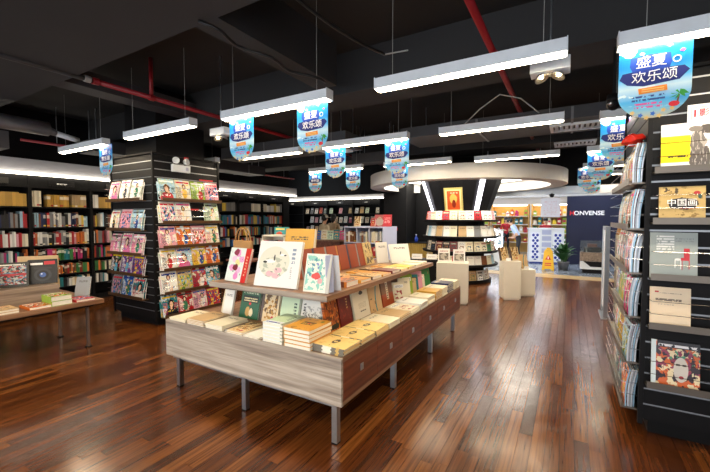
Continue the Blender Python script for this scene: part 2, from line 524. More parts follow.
def oran(p):
    p.blobs(5, 0.5, '#6e3210', (0, 0, 1, 1), 3); p.blobs(7, 0.58, '#e08a30', (0, 0, 1, 1), 8); p.rect(0.2, 0.05, 0.9, 0.2, '#3a3c30')
P('amber_book', '#b85a1c', oran)
def dred(p):
    p.blobs(6, 0.6, '#8c2c20', (0, 0, 1, 1), 3); p.words(0.62, 0.5, 0.74, 0.85, 4, '#d8b070', 15, 0.42)
P('maroon_book', '#6c1a16', dred)
def bell(p):
    p.ell(0.55, 0.80, 0.13, 0.055, '#2c2620'); p.ell(0.55, 0.85, 0.08, 0.05, '#2c2620'); p.words(0.38, 0.20, 0.74, 0.26, 1, '#3c342c', 26, 0.4); p.words(0.30, 0.32, 0.80, 0.50, 5, '#c4b8a0', 40)
P('bell_notebook', '#ece2cc', bell)
def teal(p):
    p.ell(1.0, 0.25, 0.55, 0.9, '#2c8c94'); p.ell(1.04, 0.25, 0.5, 0.84, '#d9b888'); p.blobs(5, 0.6, '#8a6a48', (0, 0, 0.5, 0.5), 4)
P('teal_arc_book', '#d8b07c', teal)
def label(p):
    p.rect(0, 0, 1, 0.45, '#a8481c'); p.rect(0.40, 0.22, 0.58, 0.9, '#efe2c4'); p.words(0.44, 0.26, 0.54, 0.86, 7, '#4a2c1c', 18, 0.4)
P('strip_label_book', '#8a5c3c', label)
def brown1(p):
    p.rect(0.28, 0, 0.40, 1, ['#1c1c20', '#2c3450', '#c07a2c', '#8a8a88']); p.rect(0.42, 0, 0.46, 1, '#5c1c10')
P('banded_leather_book', '#9c4420', brown1)
def sketch(p):
    p.blobs(5, 0.54, '#5c4a2c', (0.05, 0.05, 0.95, 0.95), 2, (1, 0.6, 1)); p.blobs(9, 0.6, '#8a7a48', (0, 0, 1, 1), 6)
P('bamboo_sketch_book', '#d3b87c', sketch)
def goldst(p):
    p.rect(0.26, 0.42, 0.72, 0.66, '#2c1c10'); p.words(0.3, 0.46, 0.68, 0.62, 1, '#e8c860', 12, 0.4); p.rect(0.46, 0.5, 0.56, 0.58, '#b82820'); p.blobs(5, 0.62, '#a87420', (0, 0, 1, 1), 2); p.ell(0.8, 0.8, 0.06, 0.05, '#4a7a3c')
P('gilt_stack_book', '#d69a34', goldst)
def emblem(p):
    p.rect(-.1, -.1, 0.014, 1.1, '#7c766a'); p.rect(-.1, 0.36, 0.014, 0.62, '#f5f0e0'); p.ell(0.52, 0.5, 0.2, 0.09, '#33281c', 0.9); p.ell(0.52, 0.5, 0.07, 0.05, '#e8dcb0'); p.words(0.1, 0.5, 0.9, 0.53, 1, '#5a4a34', 40); p.blobs(5, .6, '#d8b468', (0, 0, 1, 1), 3)
P('kraft_notebook', '#efce84', emblem)
def statue(p):
    p.rect(0.0, 0.18, 0.55, 0.74, '#f4d80c'); p.words(0.1, 0.48, 0.42, 0.68, 3, '#e0c000', 18); p.words(0.1, 0.28, 0.5, 0.34, 1, '#2a2a20', 22, 0.42)
    p.ell(0.72, 0.24, 0.19, 0.30, '#5c5654', 0.5); p.ell(0.68, 0.58, 0.14, 0.26, '#6c6663', 0.5); p.ell(0.92, 0.84, 0.26, 0.10, '#4c4644', 0.5); p.ell(0.64, 0.86, 0.13, 0.06, '#77716c', 0.6); p.blobs(9, 0.55, '#a8a29c', (0.58, 0.1, 0.84, 0.8), 3, (2.2, 0.7, 1))
P('stone_figure_book', '#eceaea', statue)
def zgh(p):
    p.blobs(4, 0.6, '#a4884c', (0, 0, 1, 1), 3); p.ell(0.52, 0.52, 0.32, 0.16, '#171310', 0.7); p.rect(0.30, 0.38, 0.80, 0.44, '#171310')
    p.words(0.46, 0.385, 0.76, 0.435, 1, '#c82820', 24, 0.35); p.blobs(9, 0.55, '#4a3c28', (0.06, 0.74, 0.42, 0.98), 5); p.ell(0.82, 0.82, 0.07, 0.05, '#b42c28', 0.7); p.ell(0.88, 0.72, 0.04, 0.07, '#34504c', 0.7); p.blobs(7, 0.6, '#8c7038', (0.05, 0.02, 0.95, 0.28), 9)
P('gold_painting_book', '#c8aa6a', zgh)
def chair(p):
    p.words(0.14, 0.62, 0.52, 0.95, 6, '#e6e8e6', 18, 0.42); p.words(0.55, 0.80, 0.92, 0.9, 2, '#8a908e', 34)
    p.ell(0.60, 0.42, 0.07, 0.025, '#eeeeec'); p.rect(0.53, 0.24, 0.55, 0.42, '#eeeeec'); p.rect(0.65, 0.22, 0.665, 0.42, '#eeeeec')
    p.rect(0.72, 0.46, 0.84, 0.66, '#c01c28'); p.rect(0.66, 0.40, 0.84, 0.46, '#c01c28'); p.rect(0.82, 0.22, 0.84, 0.42, '#c01c28'); p.rect(0.68, 0.20, 0.695, 0.4, '#c01c28')
P('chair_design_book', '#9ca6a4', chair)
def beige(p):
    p.rect(0.12, 0.86, 0.22, 0.90, '#c03030'); p.words(0.14, 0.66, 0.78, 0.76, 1, '#7a6a58', 22, 0.42); p.words(0.24, 0.84, 0.8, 0.88, 1, '#b09a84', 40); p.words(0.2, 0.56, 0.6, 0.6, 1, '#b8a690', 40)
P('beige_book', '#e9d3b4', beige)
def mask(p):
    p.blobs(5, 0.5, '#d2632c', (0.1, 0, 1, 1), 2); p.blobs(6, 0.55, '#e6d6b0', (0.1, 0, 1, 1), 5); p.blobs(7, 0.57, '#8c2c50', (0.1, 0.3, 1, 0.85), 9); p.blobs(8, 0.6, '#3c8c6c', (0.3, 0.5, 1, 0.85), 12)
    p.ell(0.62, 0.42, 0.15, 0.26, '#cfc8c0'); p.rect(0.52, 0.5, 0.60, 0.54, '#201a1c'); p.rect(0.65, 0.5, 0.73, 0.54, '#201a1c'); p.ell(0.63, 0.26, 0.05, 0.035, '#a02030')
    p.rect(0.12, 0.86, 1, 1, '#1a1620'); p.words(0.15, 0.88, 0.95, 0.97, 1, '#ece8ec', 16, 0.42); p.rect(0, 0, 0.1, 1, '#d8e6ea')
P('painted_face_book', '#2c1c28', mask)
def camerab(p):
    p.words(0.08, 0.78, 0.5, 0.92, 1, '#f0f0f0', 9, 0.35); p.rect(0.54, 0.78, 0.92, 0.92, '#c02030'); p.ell(0.5, 0.36, 0.30, 0.26, '#2c2c34'); p.ell(0.5, 0.36, 0.2, 0.18, '#0c0c12'); p.ell(0.5, 0.36, 0.11, 0.1, '#3858a0'); p.ell(0.46, 0.4, 0.03, 0.03, '#c8d8f0'); p.rect(0.2, 0.6, 0.8, 0.68, '#26262c')
P('camera_manual', '#141418', camerab)
def mosaic(p):
    p.blobs(9, 0.5, '#b0b8b8', (0.06, 0.1, 0.94, 0.85), 2); p.blobs(11, 0.55, '#c04038', (0.06, 0.1, 0.94, 0.85), 5); p.blobs(10, 0.58, '#4c7aa0', (0.06, 0.1, 0.94, 0.85), 8); p.rect(0.06, 0.46, 0.94, 0.54, '#a82430'); p.words(0.1, 0.87, 0.9, 0.96, 1, '#e8e8e0', 14, 0.4)
P('photo_mosaic_book', '#26241f', mosaic)
def teabook(p):
    p.ell(0.45, 0.5, 0.36, 0.2, '#0c4c5c', 0.6); p.ell(0.35, 0.68, 0.2, 0.1, '#e0582c', 0.5); p.rect(0.1, 0.86, 0.7, 0.94, '#f0e060')
P('teal_fish_book', '#30a0a4', teabook)
def photo(p):
    p.rect(0.1, 0.12, 0.9, 0.66, '#6a6258'); p.blobs(3, 0.5, '#b4a898', (0.1, 0.12, 0.9, 0.66), 3); p.words(0.14, 0.74, 0.86, 0.88, 2, '#9a3c34', 20)
P('photo_album', '#efeae4', photo)
def banner_print(p):
    p.c = p.ramp(p.v, [(0.0, '#d8cdaa'), (0.13, '#7cc6e4'), (0.24, '#46b4ec'), (0.42, '#d2eefb'), (0.54, '#5cc2f4'), (0.72, '#1c90e4'), (1.0, '#0f6cd4')])
    p.blobs(3.5, 0.60, '#e4f6ff', (0, 0.30, 1, 0.60), 4, (1, 2.2, 1)); p.blobs(10, 0.62, '#8fd4f2', (0, 0.1, 1, 0.28), 2, (0.6, 2.4, 1))
    p.ell(0.14, 0.93, 0.12, 0.07, '#ffffff', 0.9)
    p.words(0.2, 0.24, 0.66, 0.33, 2, '#2c4890', 30, 0.44); p.words(0.24, 0.14, 0.62, 0.23, 2, '#e0559a', 30, 0.44)
P('summer_banner_print', '#3aa8ec', banner_print, 0.3)
def posterp(p):
    p.rect(0.08, 0.06, 0.92, 0.94, '#f2e2a0'); p.rect(0.16, 0.12, 0.84, 0.88, '#d85a28'); p.ell(0.5, 0.56, 0.2, 0.2, '#f0c060', 0.4); p.ell(0.52, 0.36, 0.1, 0.16, '#8a2a18', 0.4); p.words(0.24, 0.78, 0.76, 0.85, 1, '#f6ecc8', 14)
P('kiosk_poster', '#c8b468', posterp)
def redposter(p):
    p.ell(0.3, 0.4, 0.22, 0.34, '#d8c0b0', 0.5); p.ell(0.3, 0.72, 0.1, 0.1, '#d0a888'); p.words(0.58, 0.3, 0.92, 0.8, 5, '#f0a0a0', 18); p.rect(0, 0, 0.5, 1, p.mix(0.5, p.c, rgba('#5a4a44')))
P('red_display_card', '#c4202e', redposter)
def notice(p):
    p.words(0.15, 0.12, 0.85, 0.88, 7, '#c89a9e', 26, 0.58)
P('notice_sheet', '#d4d4dc', notice)
def lattice(p):
    for i in range(5):
        for j in (0, 1):
            p.ell(0.28 + 0.44 * j, 0.1 + 0.2 * i, 0.15, 0.05, '#20369c')
        p.ell(0.5, 0.2 * i, 0.15, 0.05, '#20369c')
P('blue_lattice_panel', '#eef2fa', lattice)
def cardp(p):
    p.words(0.15, 0.35, 0.85, 0.65, 2, '#a0a0a4', 24)
P('white_card', '#ece9e6', cardp)
def genfascia(p):
    p.words(0.3, 0.3, 0.7, 0.7, 1, '#e0e0dc', 14, 0.4)
P('header_sign', '#0c0c0e', genfascia)

# ------------------------------------------------------------------ the setting
WX = -8.5          # left wall
floor = struct('floor', MB().box(-11, -2.5, -0.12, 6.5, 11.3, -0.006), M['black'])
def plank_floor():
    PW, PL = 0.088, 0.92
    cx, sx = math.cos(rad(30.35)), math.sin(rad(30.35))
    items = []
    nx = int((3.2 + 9.0) / PW)
    for i in range(nx):
        x = -9.0 + i * PW
        y = -0.2 + R.random() * -PL
        while y < 11.25:
            y1 = min(y + PL, 11.25)
            mx, my = x + PW / 2, (y + y1) / 2
            d = -sx * mx + cx * my; r = cx * mx + sx * my
            vis = d > 0.7 and abs(r / d) < 1.0 and 586 / d + 219 < 560
            under = (-3.3 < mx < -1.4 and 2.9 < my < 5.3) or (-6.4 < mx < -5.25 and 3.1 < my < 4.3)
            items.append((0 if (not vis or under) else 1 / d ** 2.6, x, y, y1))
            y = y1
    items.sort(key=lambda t: -t[0])
    def shape(mb, x, y, y1):
        g, c, t = 0.0005, 0.0008, 0.006
        x0, x1, a, b = x + g, x + PW - g, y + g, y1 - g
        k = len(mb.v)
        mb.v += [(x0, a, -t), (x1, a, -t), (x1, b, -t), (x0, b, -t), (x0 + c, a + c, 0), (x1 - c, a + c, 0), (x1 - c, b - c, 0), (x0 + c, b - c, 0)]
        for q in ((4, 5, 6, 7), (0, 1, 5, 4), (1, 2, 6, 5), (2, 3, 7, 6), (3, 0, 4, 7)):
            mb.f.append([k + j for j in q]); mb.mi.append(0)
    one = MB(); shape(one, 0, 0, PL); me = one.mesh('plank', M['plank'])
    rest = MB(); n = 0
    for s, x, y, y1 in items:
        if n < 300 and s > 0 and y1 - y > PL - 0.01:
            ob('plank', me, floor, (x, y, 0)); n += 1
        else:
            shape(rest, x, y, y1)
    rest.obj('plank_field', M['plank'], floor, kind='stuff')
plank_floor()
struct('floor_mall', MB().box(-11, 11.3, -0.1, 8, 24, -0.002), M['tile'])
struct('trim_1', MB().box(-11, 11.26, -0.02, 8, 11.95, 0.004), M['tan'])
struct('wall_left', MB().box(WX - 0.2, -2.5, 0, WX, 9.95, 3.6), M['black'])
struct('wall_back', MB().box(-11, 12.75, 0, -4.4, 12.95, 3.6).box(-11, 9.9, 0, -10.9, 12.8, 3.6), M['black'])
struct('wall_right', MB().box(3.4, -2.5, 0, 3.6, 11.4, 3.6), M['black'])
struct('ceiling', MB().box(-11, -2.5, 3.58, 6.5, 12.9, 3.7), M['ceiling'])
# charcoal bulkheads and beams under the slab
struct('ceiling_soffit', MB().box(-8.5, -2.5, 3.1, -1.7, 1.9, 3.58), M['soffit'])
struct('ceiling_beam', MB().box(-2.56, 1.9, 3.1, -2.3, 3.52, 3.58), M['soffit'])
struct('ceiling_beam', MB().box(-8.5, 3.78, 3.1, 3.4, 4.35, 3.58), M['soffit'])
struct('ceiling_beam', MB().box(-8.5, 7.6, 3.0, 3.4, 8.2, 3.58), M['soffit'])
struct('ceiling_beam', MB().box(-5.4, 0.0, 3.2, -5.1, 3.78, 3.4), M['darkduct'])
# white fascia and black band above the bookcases
struct('trim_2', MB().box(WX, 0.3, 2.40, -8.12, 9.9, 2.64), M['fascia'])
struct('trim_3', MB().box(-10.8, 12.2, 2.40, -5.6, 12.75, 2.62), M['fascia'])
struct('column', MB().box(-4.95, 10.2, 0, -4.2, 11.0, 3.58), M['black'])
struct('wall_partition', MB().box(-4.2, 11.0, 0, -3.55, 11.15, 3.0), M['black'])
# shopfront lintel and mall
struct('trim_4', MB().box(-4.2, 11.9, 2.30, 5.5, 12.05, 2.52), M['steel'])
struct('wall_header', MB().box(-11, 12.0, 2.52, 6.5, 12.1, 3.6), M['black'])
struct('ceiling_mall', MB().box(-6, 12.05, 2.95, 8, 24, 3.05), M['plaster'])
struct('wall_mall', MB().box(-6, 21.5, 0, 8, 21.7, 2.95).box(6.5, 11.3, 0, 6.7, 21.5, 3), M['plaster'])
struct('ceiling_mall_bulkhead', MB().box(-6, 15.2, 2.42, 8, 15.5, 2.95), M['plaster'])

# ------------------------------------------------------------------ ceiling services
def pipe(name, pts, r, m, label, cat, n=10, rings=(), ringmat=None, group=None):
    o = MB().tube(pts, r, n).obj(name, m, smooth=True, label=label, cat=cat, group=group)
    for p, d in rings:
        p = Vector(p); d = Vector(d).normalized()
        MB().tube([p - d * 0.03, p + d * 0.03], r * 1.35, n).obj('coupling', ringmat or m, o)
    return o
pr = pipe('sprinkler_pipe', [(-4.5, 2.05, 3.1), (-4.5, 9.5, 3.1)], 0.028, M['redpipe'], 'red sprinkler pipe running over the left book table, meeting a grey pipe', 'pipe', rings=(((-4.5, 2.08, 3.1), (0, 1, 0)), ((-4.5, 2.7, 3.1), (0, 1, 0))))
MB().tube([(-4.5, 2.7, 3.1), (-4.5, 2.7, 3.58)], 0.024).obj('riser', M['redpipe'], pr, smooth=True)
pipe('sprinkler_pipe', [(-0.63, 1.4, 3.1), (-0.63, 9.0, 3.1)], 0.030, M['redpipe'], 'red sprinkler pipe crossing above the white lamp over the open aisle', 'pipe', rings=(((-0.63, 3.6, 3.1), (0, 1, 0)),))
pipe('conduit_pipe', [(-4.5, 0.6, 3.08), (-4.5, 2.04, 3.1)], 0.026, M['darkduct'], 'dark grey pipe under the ceiling soffit joining the red pipe', 'pipe', rings=(((-4.5, 2.0, 3.1), (0, 1, 0)),), ringmat=M['greycable'])
pr3 = pipe('sprinkler_pipe', [(-7.9, 2.5, 2.92), (-7.9, 9.5, 2.92)], 0.022, M['redpipe'], 'dull red pipe behind the round silver duct near the wall bookcases', 'pipe')
for y_ in (3.0, 6.0, 9.0): MB().tube([(-7.9, y_, 2.93), (-7.9, y_, 3.585)], .007, 6).obj('hanger_rod', M['steel'], pr3)
def droop(p0, p1, sag, n=14, wig=0.0):
    p0, p1 = Vector(p0), Vector(p1)
    return [tuple(p0.lerp(p1, t / n) + Vector((wig * math.sin(t * 1.1), 0, -sag * 4 * (t / n) * (1 - t / n)))) for t in range(n + 1)]
pipe('ceiling_cable', droop((-2.45, 1.85, 3.09), (-1.92, 2.74, 2.82), 0.03, wig=0.04), 0.013, M['cable'], 'black cable drooping from the soffit to a bannered white lamp', 'cable', 6)
pipe('ceiling_cable', droop((-2.0, 1.7, 3.5), (-1.45, 3.0, 3.06), 0.10), 0.014, M['cable'], 'thick black cable slung across the side of a charcoal beam', 'cable', 6)
pipe('ceiling_cable', droop((-1.45, 3.0, 3.06), (-1.15, 2.8, 2.95), 0.0), 0.006, M['greycable'], 'thin grey cable leading to the white lamp over the aisle', 'cable', 6)
pipe('ceiling_cable', [(-1.15, 4.6, 2.75), (-0.95, 4.55, 2.9), (-0.72, 4.5, 3.02), (-0.5, 4.5, 2.94), (-0.32, 4.6, 2.78)], 0.007, M['greycable'], 'pale grey cable peaked in a triangle above a lamp', 'cable', 6)
# round ducts on the left, rectangular ducts in the middle
dz = 2.88
d = MB().tube([(-6.4, 1.0, dz), (-6.45, 2.35, dz)], 0.10, 16).obj('round_duct', M['duct'], smooth=True, label='silver round ventilation duct with a thin spout over the left book table', cat='duct')
MB().tube([(-6.45, 2.30, dz), (-6.5, 2.45, dz - 0.03)], [0.07, 0.045], 12).obj('reducer', M['duct'], d, smooth=True)
MB().tube([(-6.5, 2.45, dz - 0.03), (-6.52, 2.75, dz - 0.08)], 0.04, 12).obj('spout', M['white_metal'], d, smooth=True)
MB().box(-6.9, 1.1, 2.55, -6.55, 1.95, 2.78).obj('duct_box', M['darkduct'], label='grey ventilation box hanging below the silver round duct', cat='duct')
for (x0, y0, z0, x1, y1, z1, lab) in ((-6.2, 5.15, 2.82, -3.2, 5.75, 3.05, 'long dark rectangular duct hanging behind the bannered lamps'),
                                      (-4.1, 6.86, 2.80, -3.1, 7.26, 3.0, 'short brownish grey duct end above the middle of the shop'),
                                      (-7.8, 3.3, 2.8, -7.25, 7.5, 3.02, 'long dark duct running beside the wall bookcases'),
                                      (-2.4, 5.55, 2.90, 3.3, 6.45, 3.06, 'wide painted duct carrying a square air grille')):
    b = MB().box(x0, y0, z0, x1, y1, z1).obj('air_duct', M['darkduct'], label=lab, cat='duct')
    for hx in (x0 + .15, x1 - .15):
        for hy in (y0 + .1, y1 - .1):
            MB().tube([(hx, hy, z1 - .01), (hx, hy, 3.585)], .008, 6).obj('hanger_rod', M['steel'], b)
    k = 0
    along = 0 if (x1 - x0) > (y1 - y0) else 1
    L = (x1 - x0) if along == 0 else (y1 - y0)
    while (k + 1) * 1.2 < L:
        k += 1
        if along == 0: MB().box(x0 + k * 1.2 - .015, y0 - .012, z0 - .012, x0 + k * 1.2 + .015, y1 + .012, z1 - .01).obj('seam_flange', M['duct'], b)
        else: MB().box(x0 - .012, y0 + k * 1.2 - .015, z0 - .012, x1 + .012, y0 + k * 1.2 + .015, z1 - .01).obj('seam_flange', M['duct'], b)
def grille(x, y, z, w, dpt, lab):
    g = MB().box(-w / 2, -dpt / 2, -.03, -w / 2 + .04, dpt / 2, 0).box(w / 2 - .04, -dpt / 2, -.03, w / 2, dpt / 2, 0).box(-w / 2 + .04, -dpt / 2, -.03, w / 2 - .04, -dpt / 2 + .04, 0).box(-w / 2 + .04, dpt / 2 - .04, -.03, w / 2 - .04, dpt / 2, 0).obj('air_grille', M['white_metal'], loc=(x, y, z), label=lab, cat='grille')
    n = 9
    for i in range(n):
        xx = -w / 2 + .05 + (w - .1) * (i + .5) / n
        MB().hexa([(xx - .02, -dpt / 2 + .04, -.028), (xx - .012, -dpt / 2 + .04, -.028), (xx - .012, dpt / 2 - .04, -.028), (xx - .02, dpt / 2 - .04, -.028), (xx + .012, -dpt / 2 + .04, -.004), (xx + .02, -dpt / 2 + .04, -.004), (xx + .02, dpt / 2 - .04, -.004), (xx + .012, dpt / 2 - .04, -.004)]).obj('slat', M['white_metal'], g)
grille(0.06, 6.0, 2.9, 0.66, 0.42, 'white louvred air grille in the wide painted duct')
grille(0.05, 7.9, 3.0, 0.66, 0.42, 'white louvred air grille under the far ceiling beam')
grille(-3.6, 5.45, 2.82, 0.5, 0.4, 'white louvred air grille beneath the long dark rectangular duct')
grille(0.62, 1.75, 3.58, 0.5, 0.45, 'white louvred air grille in the ceiling above the magazine pillar')

# ------------------------------------------------------------------ ceiling tube lamps
LW = 1.36
def tube_lamp_proto():
    root = empty('tube_lamp', (0, 0, 0), 'x', 'lamp', 'white ceiling tube lamps')
    h = LW / 2
    # body: a shallow trough, lit face below
    MB().hexa([(-h, -.052, 0.0), (h, -.052, 0.0), (h, .052, 0.0), (-h, .052, 0.0), (-h, -.045, .085), (h, -.045, .085), (h, .045, .085), (-h, .045, .085)]).obj('housing', M['white_metal'], root)
    MB().box(-h - .006, -.055, -.004, -h, .055, .088).obj('end_cap', M['white_metal'], root)
    MB().box(h, -.055, -.004, h + .006, .055, .088).obj('end_cap', M['white_metal'], root)
    MB().box(-h, -.058, -.004, h, -.052, .006).obj('flange', M['white_metal'], root)
    MB().box(-h, .052, -.004, h, .058, .006).obj('flange', M['white_metal'], root)
    MB().hexa([(-h + .01, -.03, -.012), (h - .01, -.03, -.012), (h - .01, .03, -.012), (-h + .01, .03, -.012), (-h + .01, -.05, -.001), (h - .01, -.05, -.001), (h - .01, .05, -.001), (-h + .01, .05, -.001)]).obj('tube', M['tube'], root)
    for x in (-h * .8, h * .8):
        MB().tube([(x, 0, .08), (x, 0, .9)], .0022, 5).obj('suspension_wire', M['greycable'], root)
    return root
lamp0 = tube_lamp_proto()
used = [False]
def lamp(xc, y, lab, z=2.665):
    l = lamp0 if not used[0] else clone(lamp0)
    used[0] = True
    l.location = (xc, y, z); l['label'] = lab
    return l
cols = {'a': -6.42, 'b': -4.42, 'c': -2.55, 'd': -0.72, 'e': 0.92}
lamp(-6.42, 2.76, 'white tube lamp carrying one banner near the round silver duct')
lamp(-4.42, 2.72, 'plain white tube lamp before the near magazine pillar with emergency light')
lamp(-2.55, 2.74, 'white tube lamp carrying two banners over the wooden two-tier table')
lamp(-0.72, 2.76, 'plain white tube lamp over the aisle, crossed behind by the red pipe')
lamp(0.92, 2.86, 'white tube lamp with one large banner before the right magazine pillar')
lamp(-4.42, 4.66, 'plain white tube lamp behind the lamp with two banners')
lamp(-2.55, 4.58, 'white tube lamp carrying two banners above the far end of the wooden table')
lamp(-0.76, 4.60, 'plain white tube lamp under the peaked grey cable')
lamp(0.94, 4.78, 'short-seeming white tube lamp beside the right magazine pillar and black dome camera')
lamp(-4.46, 6.75, 'plain white tube lamp over the display table of upright books')
lamp(-2.6, 6.8, 'plain white tube lamp before the round white canopy')
lamp(-0.85, 7.0, 'plain white tube lamp at the edge of the round white canopy')
lamp(0.9, 6.94, 'white tube lamp with a banner in front of the navy shop panel')
lamp(0.9, 9.0, 'far white tube lamp with banners near the shopfront beam')
lamp(0.95, 10.6, 'far plain white tube lamp beyond the round white canopy')
lamp(-6.4, 4.66, 'plain white tube lamp above the gap between pillar and wall bookcases')
for y_, row in ((0.30, 'first'), (-1.5, 'second')):
    for x, nm in ((-4.42, 'low table side'), (-2.55, 'middle'), (-0.72, 'aisle side')):
        lamp(x, y_, 'plain white tube lamp of the %s row before the wooden table, %s' % (row, nm))

# ------------------------------------------------------------------ hanging banners
M['title_blue'] = mat('title_blue_print', '#1a4cc0', 0.5, var=0.0)
def banner_proto():
    w, h = 0.35, 0.445
    r = w / 2
    poly = []
    n = 20
    for i in range(n + 1):                      # rounded foot, from left to right
        t = PI + PI * i / n
        poly.append((r * math.cos(t), -h + 0.155 + 0.155 * math.sin(t)))
    poly += [(r, 0), (-r, 0)]
    root = MB().prism(poly, -0.002, 0.002).obj('banner', [M['summer_banner_print']], label='x', cat='banner', group='summer banners under the lamps')
    y = -0.0035
    MB().prism([(-.115, -.072), (-.02, -.062), (.075, -.070), (.082, -.125), (.07, -.165), (-.10, -.168), (-.12, -.12)], y + .0012, y + .002).obj('title_plate', M['title_blue'], root)
    text('盛夏', 0.076, M['white_print'], root, (-0.015, y, -0.11))
    MB().prism([(-.155, -.160), (-.06, -.150), (.14, -.158), (.165, -.185), (.12, -.235), (-.05, -.250), (-.13, -.232), (-.17, -.195)], y + .0012, y + .002).obj('title_ribbon', M['navy_print'], root)
    text('欢乐颂', 0.074, M['white_print'], root, (0.0, y - 0.0005, -0.198))
    MB().tube([(.105 + .018 * math.cos(t * .4), y, -.115 + .018 * math.sin(t * .4)) for t in range(17)], 0.003, 5).obj('ring_mark', M['white_print'], root)
    MB().prism([(-.075, -.262), (.062, -.256), (.066, -.290), (-.07, -.297)], y, y + .001).obj('plaque', M['orange'], root)
    for zz in (-.270, -.283):
        MB().box(-.058, y - .0008, zz - .003, .05, y, zz + .003).obj('plaque_line', M['sand_print'], root)
    # palm tree with crown, red fruit, shells
    palm = MB().prism([(.106, -.385), (.115, -.385), (.124, -.325), (.116, -.320)], y, y + .001).obj('palm_trunk', M['brown_print'], root)
    fr = MB()
    for a in (10, 55, 100, 150, 195, 235, 330):
        ca, sa = math.cos(rad(a)), math.sin(rad(a)); L = .05 if a < 200 else .035
        cx, cz = .120, -.318
        fr.prism([(cx, cz), (cx + ca * L * .55 - sa * .013, cz + sa * L * .4 + ca * .013), (cx + ca * L * .93, cz + sa * L * .7 - .012), (cx + ca * L * .5 + sa * .004, cz + sa * L * .35 - .008)], y - .0008, y)
    fr.obj('palm_fronds', M['green_print'], palm)
    MB().prism([(.098 + .026 * math.cos(t), -.375 + .016 * math.sin(t)) for t in [i * PI / 6 for i in range(12)]], y - .001, y).obj('red_fruit', M['red_print'], root)
    for x, z, m in ((-.06, -.425, 'star_print'), (0.0, -.420, 'star_print'), (.05, -.405, 'sand_print'), (-.03, -.442, 'sand_print'), (.03, -.436, 'sand_print'), (-.10, -.405, 'sand_print'), (.09, -.40, 'sand_print')):
        pts = []
        for i in range(10):
            rr = .015 if i % 2 == 0 else .0085
            pts.append((x + rr * math.cos(i * PI / 5), z + rr * math.sin(i * PI / 5)))
        MB().prism(pts, y, y + .001).obj('shell_mark', M[m], root)
    for x, z in ((-.12, -.05), (.13, -.07), (-.06, -.055), (.07, -.03)):
        MB().prism([(x - .014, z), (x, z + .011), (x + .014, z + .002), (x + .002, z - .009)], y, y + .001).obj('petal_mark', M['white_print'] if x < 0 else M['pink_print'], root)
    return root
ban0 = banner_proto()
bused = [False]
def banner(x, y, lab, z=2.66):
    b = ban0 if not bused[0] else clone(ban0)
    bused[0] = True
    b.location = (x, y, z); b['label'] = lab
banner(0.42, 2.86, 'large blue summer banner before the right magazine pillar')
banner(-2.98, 2.74, 'blue summer banner on the lamp over the wooden table, end nearer the red pipe')
banner(-2.06, 2.74, 'blue summer banner on the lamp end where the black cable drops')
banner(-3.02, 4.58, 'blue summer banner on the farther two-banner lamp, end away from the round canopy')
banner(-2.03, 4.58, 'blue summer banner on the farther two-banner lamp, end beside the round canopy')
banner(-5.75, 2.76, 'blue summer banner on the lamp before the wall bookcases')
banner(0.44, 4.78, 'blue summer banner beside the black dome camera and pillar')
banner(0.40, 6.94, 'blue summer banner hanging just below another banner before the navy panel')
banner(-2.95, 6.8, 'small blue summer banner in front of the round white canopy edge')
for x, y, lab in ((-5.0, 6.75, 'small blue summer banner over the display table of upright books'), (-4.0, 6.75, 'small blue summer banner over the pale shelf unit'),
                  (0.3, 9.0, 'small blue summer banner before the navy panel, farthest back of a pair'), (1.2, 9.0, 'small blue summer banner above the desk by the navy panel')):
    banner(x, y, lab)
banner(0.45, 10.6, 'small blue summer banner above the potted plant before the navy panel')

# spot boxes, dome camera
def spot(x, y, z, lab):
    s = empty('spotlight', (x, y, z), lab, 'spotlight', 'twin spot boxes')
    MB().box(-.13, -.07, 0, .13, .07, .09).obj('box', M['white_metal'], s, bevel=.006)
    for sx in (-.065, .065):
        h = MB().lathe([(.0, .0), (.028, -.002), (.05, -.03), (.052, -.035), (.046, -.034), (.02, -.008)], 14).obj('reflector', M['steel'], s, loc=(sx, 0, 0), rot=(rad(-12), rad(25 if sx > 0 else -25), 0), smooth=True)
        MB().ball((0, 0, -.018), .016).obj('bulb', M['warm_bulb'], h, smooth=True)
    MB().tube([(0, 0, .09), (0, 0, 3.58 - z)], .006, 6).obj('stem', M['steel'], s)
spot(-0.15, 3.1, 2.67, 'white twin spot box beside the lamp over the aisle')
spot(-3.72, 3.1, 2.62, 'white twin spot box with warm bulb near the magazine pillar')
dc = empty('dome_camera', (0.31, 3.97, 2.64), 'black dome security camera above the right magazine pillar', 'camera')
MB().lathe([(0, .05), (.05, .05), (.055, .0), (.05, -.01), (0, -.01)], 18).obj('mount', M['black'], dc, smooth=True)
MB().ball((0, 0, -.03), .055, 16, 10).obj('dome', M['black'], dc, smooth=True)
MB().lathe([(0, .0), (.02, .0), (.02, .03), (0, .03)], 12).obj('lens', M['steel'], dc, loc=(-.02, -.05, -.04), rot=(rad(75), 0, rad(-20)), smooth=True)
MB().tube([(0, 0, .05), (0, 0, .46)], .012, 6).obj('stem', M['black'], dc)

